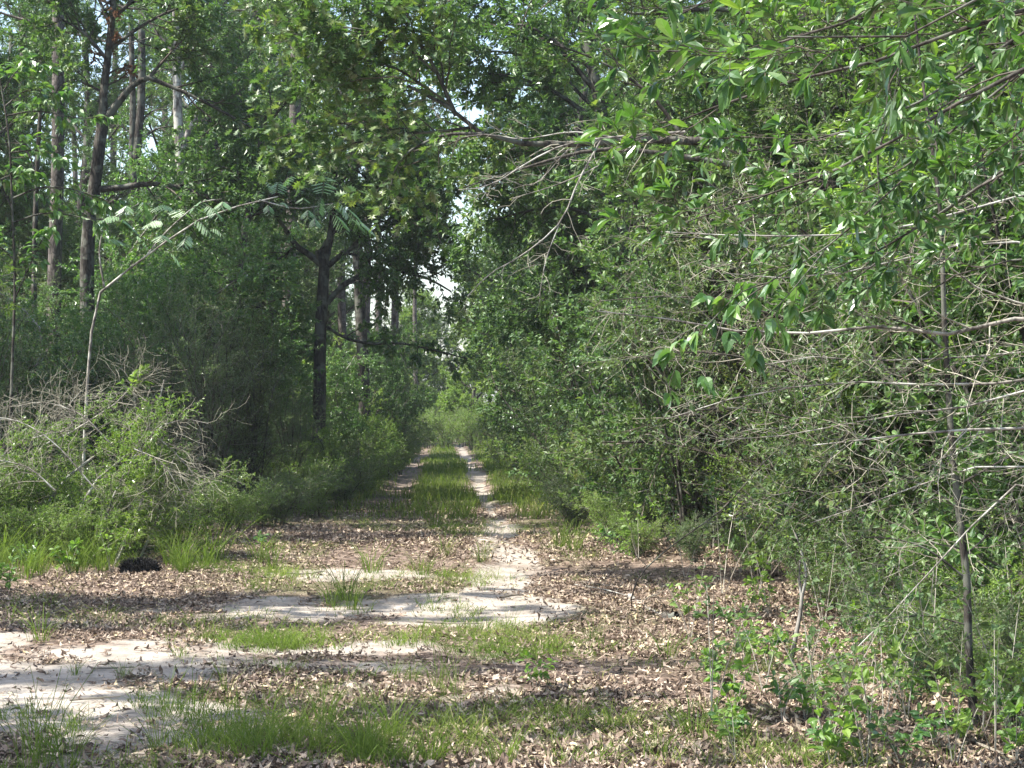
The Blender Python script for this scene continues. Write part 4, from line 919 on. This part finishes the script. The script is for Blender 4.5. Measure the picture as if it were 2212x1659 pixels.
# mimosa: arching stem with fern like fronds
def mimosa():
    rng = np.random.default_rng(40)
    root = thing('mimosa_sapling', 'arching mimosa stem carrying pale feathery fronds above the left thicket', 'sapling', base(200, 800, 21))
    stems = [([(175, 1160), (185, 900), (200, 700), (225, 620), (310, 560), (420, 480), (560, 432), (600, 425)], 21, 9, 3), ([(225, 620), (215, 540), (235, 480), (300, 440)], 21, 5, 2), ([(560, 432), (640, 450), (720, 440)], 20.8, 3, 1.5), ([(310, 560), (360, 500), (430, 440), (480, 430)], 21, 4, 1.5)]
    for st in stems:
        P, R = poly(*st); tb = MB(); tubes(tb, P[None], R[None], 5); tb.build('stem', M['palebark'], root, smooth=True)
    # one pinna: a comb of leaflets
    v, f = [], []
    for i in range(14):
        y = .08 + i / 14 * .92; w = .075 * math.sin(PI * (.15 + .8 * i / 14)) + .02
        for s_ in (-1, 1):
            b = len(v); v += [[0, y - .028, 0], [s_ * w, y + .01, -.01], [s_ * w * .95, y + .045, -.01], [0, y + .025, 0]]; f.append([b, b + 1, b + 2, b + 3])
    pin = (np.array(v), f)
    ends = [(575, 395, .17), (600, 400, .19), (625, 385, .2), (650, 402, .2), (700, 388, .24), (655, 430, .17), (665, 460, .17), (690, 445, .18), (720, 445, .2), (735, 480, .22), (745, 455, .2), (765, 465, .2), (770, 485, .22), (790, 490, .24), (640, 490, .17), (610, 440, .14), (680, 480, .15), (560, 415, .15), (580, 450, .14),
            (235, 470, .3), (270, 450, .3), (310, 455, .32), (350, 445, .32), (390, 455, .32), (430, 440, .32), (460, 455, .3), (480, 440, .3), (250, 520, .3), (300, 515, .3), (350, 510, .3), (400, 520, .28), (280, 490, .3), (330, 480, .3), (440, 490, .3), (380, 560, .2), (470, 500, .2)]
    allP = np.concatenate([poly(*st)[0] for st in stems])
    for (u, v_, ln) in ends:
        ln *= (1.35 if u > 500 else 1.0); y0 = 20.8 + rng.uniform(-.4, .4)
        c = D(u, v_, y0)
        a = allP[np.argmin(np.linalg.norm(allP - c, axis=1))]
        dr = nrm(c - a + rng.normal(size=3) * .05)
        b = c - dr * ln * .6
        pts = resample([b, b + dr * ln * .5 + [0, 0, .02], b + dr * ln + [0, 0, -.03]], 9)
        mb = MB()
        tubes(mb, pts[None], np.full((1, 9), .0018), 3, 0)
        side = nrm(np.cross(dr, [0, 0, 1.0]))
        n = 7
        for sg in (-1, 1):
            pp = pts[np.linspace(1, 8, n).astype(int)]
            dd = nrm(side * sg + dr * .55 + np.array([0, 0, -.75]) + rng.normal(size=(n, 3)) * .06)
            place(mb, pin, pp, dd, np.tile(nrm(np.array([0, -.5, .8]) + rng.normal(size=3) * .15), (n, 1)), ln * .48 * np.sin(np.linspace(.6, 2.7, n)) + .02, 1)
        mb.build('frond', [M['twig'], M['frond']], root)
mimosa()

# the sunlit tangle at the left
custom('sunlit_bush', 'sunlit tangled bush of dead grey stems topped by bright leafy sprays at the left', 'bush', base(150, 1190, 18),
       [([(120, 1225), (200, 1050), (290, 970), (340, 880), (355, 820)], 18, 10, 3, 10), ([(60, 1230), (120, 1060), (240, 960), (300, 900), (325, 840)], 18.3, 9, 3, 10), ([(200, 1220), (250, 1060), (330, 935), (400, 905), (450, 915)], 17.7, 6, 2, 10), ([(0, 1230), (60, 1000), (160, 930), (240, 880), (290, 830)], 18.5, 8, 3, 10), ([(250, 1220), (300, 1100), (320, 1000), (280, 950)], 17.6, 7, 2, 10),
        ([(-60, 1230), (-20, 1020), (60, 950), (150, 930)], 18, 8, 2, 10), ([(300, 1210), (340, 1120), (360, 1030), (390, 960)], 17.8, 6, 2, 10)],
       [([(240, 960), (180, 900), (100, 870), (20, 880)], 18, 4, 1.5), ([(200, 1050), (120, 960), (40, 910), (-40, 900)], 17.6, 4, 1.5), ([(300, 900), (290, 850), (300, 800)], 18, 3, 1.5), ([(330, 935), (380, 980), (430, 1040)], 17.6, 3, 1.5), ([(120, 1060), (60, 1010), (-20, 990)], 17.4, 4, 1.5), ([(290, 970), (350, 1000), (400, 1080)], 17.4, 3, 1.5),
        ([(160, 930), (150, 880), (170, 850)], 18, 3, 1.5)],
       'palebark', [dict(src='all', levels=[(16, (.15, 1), (.5, 1.3), (.3, .9), -.25), (8, (.1, 1), (.4, 1.3), (.15, .5), -.3)], n=0, twigm='paletwig', rmax=.004, wob=.32, twigname='dead_twigs'),
                    dict(idx=[2], levels=[(6, (.3, 1), (.4, 1.2), (.15, .3), .1)], n=14, tpl=tpl_oval(.5), size=(.05, .09), mat='lime', name='leafy_spray', rmax=.003),
                    dict(src='trunks', levels=[(30, (.05, .85), (.5, 1.3), (.2, .7), -.1), (8, (.1, 1), (.4, 1.2), (.1, .3), -.1)], n=10, tpl=tpl_simple(.36), size=(.035, .06), mat='lime', name='foliage', rmax=.003)], 330, twigm='paletwig')
for k, (u, Y, s_) in enumerate([(20, 18.6, .9), (110, 18.8, .85), (200, 18.9, .8), (290, 19, .75), (-60, 18, 1.0), (60, 17.6, .6), (150, 17.6, .55), (235, 18.4, .5), (350, 19.6, .6)]):
    put(LOW, 0, (u - CU) / F * Y, Y, s_, 'sunlit low leafy bush filling the tangle at the left edge', 'sunlit low bushes under the tangle at the left')

# forked grey stem, fallen branch, sticks
custom('forked_stem', 'thin grey forked stem standing up from the leaf litter right of the fallen branch', 'sapling', base(1712, 1442, 10.2),
       [([(1706, 1444), (1716, 1390), (1728, 1330), (1733, 1280)], 10.2, 12, 8, 8)],
       [([(1733, 1285), (1741, 1240), (1732, 1195), (1718, 1150)], 10.2, 8, 3), ([(1731, 1290), (1727, 1250), (1728, 1210)], 10.2, 6, 3), ([(1712, 1410), (1780, 1380), (1850, 1340), (1900, 1330)], 10.2, 3, 1.5)],
       'palebark', [dict(levels=[(7, (.2, 1), (.4, 1.2), (.12, .35), .1), (4, (.2, 1), (.4, 1.2), (.05, .15), 0)], n=5, tpl=tpl_simple(.42), size=(.02, .035), mat='shrub', rmax=.003)], 340)
FB = custom('fallen_branch', 'pale broken branch lying on the sunlit leaves with a dark rotten end', 'fallen branch', (*G(1400, 1320)[:2], .03),
       [], [([(1360, 1288, 13.9), (1385, 1308, 13.4), (1410, 1322, 12.9), (1438, 1334, 12.55)], 13, 14, 13), ([(1438, 1333, 12.55), (1450, 1335, 12.45), (1462, 1328, 12.4)], 12.4, 24, 18), ([(1385, 1306, 13.4), (1400, 1290, 13.6), (1420, 1284, 13.7)], 13.4, 4, 2), ([(1360, 1288, 13.9), (1300, 1272, 14.4), (1240, 1262, 15)], 14, 3, 1.5)],
       'palebark', [dict(levels=[(5, (.2, 1), (.5, 1.2), (.15, .4), .1)], n=0, twigm='paletwig', rmax=.004)], 341)
[c for c in FB.children if c.name.startswith('branch')][1].data.materials[0] = M['oakbark']
custom('bent_stem', 'long thin dark stem arching down to the leaves beside the fallen branch', 'stem', (*G(1365, 1335)[:2], 0),
       [([(1365, 1334, 12.7), (1364, 1290, 12.7), (1385, 1240, 12.7), (1450, 1180, 12.6), (1560, 1100, 12.5), (1640, 1010, 12.4), (1690, 960, 12.3)], 12.7, 3.6, 2.6, 14)],
       [([(1450, 1180), (1430, 1130), (1440, 1080)], 12.6, 2, 1), ([(1400, 1225), (1350, 1180), (1300, 1150)], 12.7, 2, 1), ([(1520, 1130), (1600, 1120), (1680, 1130)], 12.5, 2, 1)],
       'oakbark', [dict(levels=[(8, (.1, 1), (.4, 1.2), (.1, .35), .1), (4, (.1, 1), (.4, 1.2), (.05, .15), 0)], n=5, tpl=tpl_simple(.5), size=(.02, .04), mat='lime', rmax=.003)], 342)

# seedlings and tall grass tufts scattered over the floor
def proto_seedling(seed, H, mat, size, ns=3, n=5):
    rng = np.random.default_rng(seed)
    root = thing('seedling', 'x', 'seedling')
    P = []
    for k in range(ns):
        a = rng.uniform(0, 6.28); d = np.array([np.cos(a), np.sin(a), 0]) * H * rng.uniform(.15, .6)
        P.append(resample([[0, 0, -.01], d * .4 + [0, 0, H * .5 * rng.uniform(.7, 1)], d + [0, 0, H * rng.uniform(.7, 1)]], 6))
    P = np.array(P); R_ = np.full((ns, 6), .0028) * np.linspace(1, .4, 6)
    tb, lb = MB(), MB()
    tubes(tb, P, R_, 4)
    L, LR = spawn(P, R_, 3, (.3, 1), (.5, 1.1), (H * .15, H * .35), rng, K=3, up=.1)
    tubes(tb, L, LR, 3)
    leaves(lb, L, n, tpl_oval(.5), size, rng, flat=.4, droop=.2)
    leaves(lb, P, n, tpl_oval(.5), size, rng, flat=.4, droop=.2, tr=(.4, 1))
    tb.build('stem', M['twig'], root); lb.build('foliage', M[mat], root)
    return root
SEED = [proto_seedling(400 + k, (.22, .34, .5, .18)[k], ('sap', 'lime', 'shrub', 'bay')[k], [(.03, .055), (.03, .05), (.025, .045), (.035, .06)][k]) for k in range(4)]
spots = [(1155, 1500, 3, 1), (1650, 1500, 1, 1.2), (1660, 1440, 0, 1.3), (1690, 1560, 0, 1.2), (1780, 1640, 0, 1.1), (1800, 1590, 1, .9), (1870, 1655, 2, 1), (1590, 1650, 1, .8), (1960, 1560, 2, 1.1), (2020, 1620, 0, 1), (2150, 1640, 2, 1.3), (2080, 1500, 1, 1.4), (2170, 1560, 2, 1.4),
         (1850, 1420, 2, 1.3), (1930, 1440, 2, 1.5), (1990, 1400, 2, 1.6), (2060, 1430, 2, 1.5), (2150, 1450, 2, 1.6), (1780, 1360, 2, 1.6), (1660, 1330, 1, 1.5), (1560, 1290, 2, 1.8), (1600, 1240, 1, 1.6), (1480, 1250, 2, 1.4), (1380, 1215, 1, 1.6), (1320, 1200, 0, 1.6), (1720, 1270, 1, 1.6),
         (1820, 1290, 1, 1.7), (1900, 1340, 2, 1.5), (1540, 1195, 1, 2), (1650, 1200, 2, 2), (1760, 1210, 1, 2), (2190, 1600, 0, 1.6), (2120, 1590, 1, 1.2), (60, 1230, 0, 1.4), (150, 1240, 3, 1.5), (240, 1235, 1, 1.4), (390, 1180, 1, 1.3), (310, 1150, 2, 1.6), (560, 1190, 0, 1.1), (20, 1270, 3, 1.4), (1950, 1655, 0, 1.2), (2060, 1655, 1, 1.3),
         (2010, 1500, 2, 1.7), (1900, 1500, 2, 1.2), (1830, 1530, 1, .9), (2200, 1480, 2, 1.8), (2190, 1400, 2, 2), (2100, 1370, 2, 2), (1750, 1430, 2, 1.2)]
_r = np.random.default_rng(91)
for _ in range(75):
    u = _r.uniform(1330, 2212); v = _r.uniform(1190, 1655)
    if u < 1330 + (v - 1190) * .55: continue
    spots.append((u, v, int(_r.integers(0, 4)), _r.uniform(.7, 1.5)))
kl = ['broad leaved seedling', 'light green seedling', 'spindly small leaved seedling', 'dark leaved seedling']
for k, (u, v, t, s) in enumerate(spots):
    p = G(u, v)
    if k == 0: lab, gr = 'small dark leaved seedling alone on the sand at bottom centre', None
    else:
        side = 'in the leaf litter on the right' if u > 1250 else 'in the sunlit grass on the left edge'
        lab, gr = kl[t] + ' growing ' + side, kl[t] + 's ' + side
    put(SEED, t, p[0], p[1], float(s), lab, gr)
def proto_tuft(seed, n, hh, name='grass_tuft'):
    rng = np.random.default_rng(seed)
    root = thing(name, 'x', 'grass tuft')
    mb = MB()
    ox = rng.normal(size=n) * .035; oy = rng.normal(size=n) * .035
    blades(mb, ox, oy, rng.uniform(hh[0], hh[1], n), rng.uniform(.003, .006, n), rng, 1.0, z=np.zeros(n), az=np.arctan2(oy, ox) + rng.normal(size=n) * .4)
    mb.build('blades', M['grass'], root)
    return root
TUFT = [proto_tuft(420, 60, (.15, .42)), proto_tuft(421, 38, (.12, .32)), proto_tuft(422, 24, (.25, .6))]
tspots = [(462, 1215, 0, 1.5), (440, 1225, 1, 1.4), (375, 1185, 0, 1.2), (560, 1215, 1, 1.3), (590, 1225, 1, 1.2), (800, 1235, 1, 1.3), (250, 1180, 0, 1.4), (200, 1190, 0, 1.2), (130, 1200, 1, 1.4), (300, 1200, 1, 1.2), (720, 1300, 1, 1.1), (745, 1290, 0, 1), (760, 1310, 1, 1), (570, 1400, 1, .9), (610, 1410, 1, .8),
          (95, 1640, 2, .9), (60, 1655, 2, .8), (140, 1655, 2, .7), (700, 1560, 0, .7), (850, 1590, 0, .8), (930, 1640, 0, .7), (640, 1600, 0, .7), (780, 1640, 0, .8), (1010, 1600, 0, .6), (1090, 1650, 1, .8), (1180, 1400, 1, .7), (1280, 1380, 1, .7), (1240, 1200, 0, 1.1), (1210, 1190, 0, 1), (90, 1390, 1, 1.0), (1040, 1215, 1, 1), (910, 1240, 1, 1), (960, 1200, 1, 1.1), (940, 1140, 0, 1.3), (1000, 1120, 0, 1.3), (970, 1160, 1, 1.2),
          (1500, 1590, 1, .9), (1420, 1640, 1, .8), (1600, 1600, 1, .8), (420, 1560, 2, .6), (1440, 1420, 1, .8), (490, 1500, 2, .5), (340, 1620, 2, .6), (560, 1640, 1, .8)]
_r = np.random.default_rng(92)
tspots += [(_r.uniform(-20, 400), _r.uniform(1195, 1250), int(_r.integers(0, 2)), _r.uniform(.9, 1.4)) for _ in range(26)]
tspots += [(_r.uniform(0, 1150), _r.uniform(1360, 1640), int(_r.integers(1, 3)), _r.uniform(.3, .6)) for _ in range(24)]
tspots = [q for q in tspots if not (abs(q[0] - 302) < 60 and 1185 < q[1] < 1262)]
for k, (u, v, t, s) in enumerate(tspots):
    p = G(u, v)
    if v > 1500 and u < 200: lab, gr = 'tall dark thin grass tuft at the bottom left corner', 'tall thin tufts in the bottom left corner'
    elif v < 1245 and u < 700: lab, gr = 'tall sunlit grass tuft along the edge of the left leaf litter', 'sunlit grass tufts on the left'
    elif v < 1245: lab, gr = 'grass tuft on the strip between the ruts or its verge', 'grass tufts along the track'
    else: lab, gr = 'loose green grass tuft in the sandy clearing', 'grass tufts in the clearing'
    put(TUFT, t, p[0], p[1], s, lab, gr)

# black furry looking clump
def clump():
    rng = np.random.default_rng(55)
    p = G(302, 1234)
    root = thing('dark_clump', 'small round black bristly clump lying between the grass and the litter at the left', 'clump', (p[0], p[1], gz(p[0], p[1])))
    mb = MB(); n = 1500
    a = rng.uniform(0, 6.28, n); r = np.sqrt(rng.uniform(0, 1, n))
    x, y = np.cos(a) * r * .19, np.sin(a) * r * .12
    z = .14 * np.sqrt(1 - r * r) - .01
    blades(mb, x + p[0], y + p[1], rng.uniform(.03, .07, n), rng.uniform(.004, .008, n), rng, 1.0, z=z * .8 + gz(p[0], p[1]), az=a)
    th, ph = np.meshgrid(np.linspace(0, 2 * PI, 17)[:-1], np.linspace(0, PI / 2, 6))
    V = np.stack([np.cos(th) * np.cos(ph) * .19 + p[0], np.sin(th) * np.cos(ph) * .12 + p[1], np.sin(ph) * .12 - .01 + gz(p[0], p[1])], -1).reshape(-1, 3)
    Fq = [[i * 16 + j, i * 16 + (j + 1) % 16, (i + 1) * 16 + (j + 1) % 16, (i + 1) * 16 + j] for i in range(5) for j in range(16)]
    mb.add(V, Fq)
    mb.build('bristles', M['char'], root)
clump()

# sticks on the ground
def stick(u0, v0, u1, v1, r, label, mat='twig', seed=0):
    rng = np.random.default_rng(seed)
    a, b = G(u0, v0), G(u1, v1)
    root = thing('fallen_stick', label, 'stick', (a[0], a[1], .02), 'sticks lying on the ground')
    m = (a + b) / 2 + rng.normal(size=3) * np.array([.05, .05, .004])
    P = resample([a + [0, 0, .02], m + [0, 0, .02 + gz(m[0], m[1])], b + [0, 0, .02]], 8)
    mb = MB(); tubes(mb, P[None], (r * np.linspace(1, .5, 8))[None], 6, rough=.12, rng=rng)
    mb.build('stick', M[mat], root)
for k, q in enumerate([(1080, 1296, 1130, 1290, .012, 'short brown stick on the litter beside the sand patch'), (900, 1348, 1040, 1352, .01, 'thin dark stick lying level along the near edge of the sand patch'), (620, 1242, 700, 1238, .01, 'thin stick on the far sand strip'), (1250, 1262, 1350, 1275, .012, 'pale stick left of the broken branch'),
                       (1500, 1235, 1560, 1228, .012, 'pale stick in the sunlit litter far right of the ruts'), (1420, 1275, 1560, 1262, .012, 'long pale stick behind the broken branch'), (2000, 1590, 2170, 1640, .012, 'long pale stick in the bottom right corner'), (1880, 1560, 2000, 1600, .01, 'thin stick beside the pale trunk'), (200, 1450, 290, 1448, .008, 'thin straight stick on the left sand'),
                       (520, 1405, 640, 1390, .008, 'thin stick in the middle of the clearing'), (150, 1520, 260, 1512, .007, 'thin stick on the nearest left sand'), (1700, 1240, 1800, 1255, .012, 'pale stick under the thicket edge')]):
    stick(*q, seed=k)

# two unseen oaks added out of frame, boughs placed to dapple the clearing ground
def U(x, y, z): return (CU + x * F / y, HV - (z - EYE) * F / y, y)
for k, (ty, lst) in enumerate([(7.0, [(-2.8, 7.9, 7.0), (-3.6, 6.8, 8.0), (-5.4, 6.9, 5.5), (-4.1, 6.0, 6.0), (-3.3, 8.9, 7.8), (-5.0, 7.4, 8.2), (-2.2, 6.6, 6.6), (-1.6, 7.4, 7.4)]),
                               (12.2, [(-6.3, 13.1, 7.0), (-3.8, 13.3, 8.0), (-8.0, 13.6, 6.0), (-5.6, 11.1, 6.2), (-2.8, 11.4, 7.6), (-4.2, 12.1, 7.0), (-5.2, 12.4, 8.4)])]):
    custom('shade_oak', 'added oak outside the left edge, unseen boughs dappling the %s of the clearing' % ('near part', 'far part')[k], 'tree', (-10, ty, 0),
           [([U(-10, ty, 0), U(-9.7, ty, 3), U(-9.0, ty, 6), U(-8.4, ty, 9)], ty, 70, 26, 12)],
           [([U(-9.3, ty, 4.4), U((-9.3 + x) / 2, (ty + y) / 2, z * .9), U(x, y, z)], ty, 24, 5) for x, y, z in lst],
           'oakbark', [dict(levels=[(9, (.35, 1), (.5, 1.3), (.4, 1.1), 0), (6, (.15, 1), (.5, 1.2), (.2, .5), 0)], n=17, n1=6, tpl=tpl_oval(.5), size=(.07, .12), mat='oak', rmax=.01, flat=.3)], 500 + k)
# ------------------------------------------------------------------ labels: look-alikes told apart by what they stand next to
LM_L = [(-900, 'beyond the left edge'), (60, 'behind the sunlit bush at the left edge'), (190, 'below the tallest pine at the left'), (300, 'right of the forked leaning oak'), (400, 'by the pale barked oak'), (510, 'by the slim dark oak'),
        (610, 'by the thick grey pine'), (700, 'by the black trunked oak'), (790, 'just right of the black trunked oak'), (870, 'on the left verge of the far road')]
LM_R = [(1130, 'on the right verge of the far road'), (1230, 'where the right thicket starts'), (1350, 'left of the bent stem'), (1480, 'behind the bent stem'), (1620, 'between the bent and forked stems'), (1750, 'behind the forked stem'), (1900, 'right of the forked stem'),
        (2060, 'by the pale patched trunk'), (2200, 'at the right edge of the picture'), (2500, 'beyond the right edge')]
LM_F = [(-400, 'beyond the far left'), (100, 'far behind the tallest pine'), (350, 'far behind the pale barked oak'), (600, 'far behind the grey pine'), (760, 'far behind the black trunked oak'), (850, 'left of the road end'), (960, 'right at the road end'), (1080, 'right of the road end'), (1250, 'far behind the right verge'), (1600, 'far behind the right thicket')]
LM_G = [(60, 1640, 'in the bottom left corner'), (330, 1600, 'on the near left sand'), (700, 1560, 'in the near grass patch'), (950, 1620, 'at bottom centre'), (1100, 1560, 'by the dark seedling'), (1450, 1600, 'at the bottom right of centre'), (1700, 1480, 'by the forked stem'), (1830, 1620, 'at the bottom right'), (2070, 1560, 'by the pale patched trunk'),
        (2160, 1400, 'under the right edge thicket'), (1900, 1380, 'behind the forked stem'), (1650, 1260, 'in the sunlit litter at right'), (1430, 1320, 'by the broken branch'), (1230, 1200, 'on the right verge'), (740, 1300, 'between the two sand patches'), (600, 1400, 'in the middle of the clearing'), (580, 1220, 'at the left sand edge'),
        (460, 1220, 'right of the black clump'), (300, 1190, 'by the black clump'), (120, 1220, 'at the left edge'), (970, 1150, 'between the ruts'), (1040, 1215, 'where the ruts meet the clearing'), (1200, 1400, 'on the right of the clearing'), (90, 1390, 'beside the far left litter')]
ORD = ['nearest', 'second nearest', 'third nearest', 'fourth nearest', 'fifth nearest', 'sixth nearest', 'seventh nearest', 'eighth nearest', 'ninth nearest', 'tenth nearest', 'eleventh nearest', 'twelfth nearest', 'thirteenth nearest', 'fourteenth nearest', 'fifteenth nearest', 'farthest']
def relabel():
    by = {}
    for o in scn.objects:
        if o.parent is None and o.get('label') and o.get('category'):
            by.setdefault(o['label'], []).append(o)
    new = {}
    for lab, obs in by.items():
        if len(obs) < 2: continue
        cut = lab
        for w in (' in the thicket', ' in the dark thicket', ' in the shaded thicket', ' at the foot', ' rising', ' in the left woods', ' above the thicket', ' in the far woods', ' at the front', ' deep in', ' near the black', ' beyond the', ' where the', ' filling the', ' growing in', ' along the', ' on the strip', ' in the sandy', ' in the bottom', ' at the left side', ', throwing'):
            cut = cut.split(w)[0]
        for o in obs:
            x, y = o.location[0], o.location[1]
            y = max(y, 2)
            u, v = x / y * F + CU, HV + EYE * F / y
            if o['category'] in ('seedling', 'grass tuft'):
                ph = min(LM_G, key=lambda q: (q[0] - u) ** 2 + 4 * (q[1] - v) ** 2)[2]
            elif y > 58:
                ph = min(LM_F, key=lambda q: abs(q[0] - u))[1]
            elif 'clearing' in lab:
                ph = 'outside the left edge of the clearing'
            else:
                ph = min(LM_L if u < 1000 else LM_R, key=lambda q: abs(q[0] - u))[1]
            new.setdefault((cut, ph), []).append((y, o))
    for (cut, ph), l in new.items():
        l.sort(key=lambda q: q[0])
        for i, (y, o) in enumerate(l):
            t = (ORD[min(i, 15)] + ' ' if len(l) > 1 else '') + cut + ' ' + ph
            o['label'] = ' '.join(t.split()[:16])
relabel()
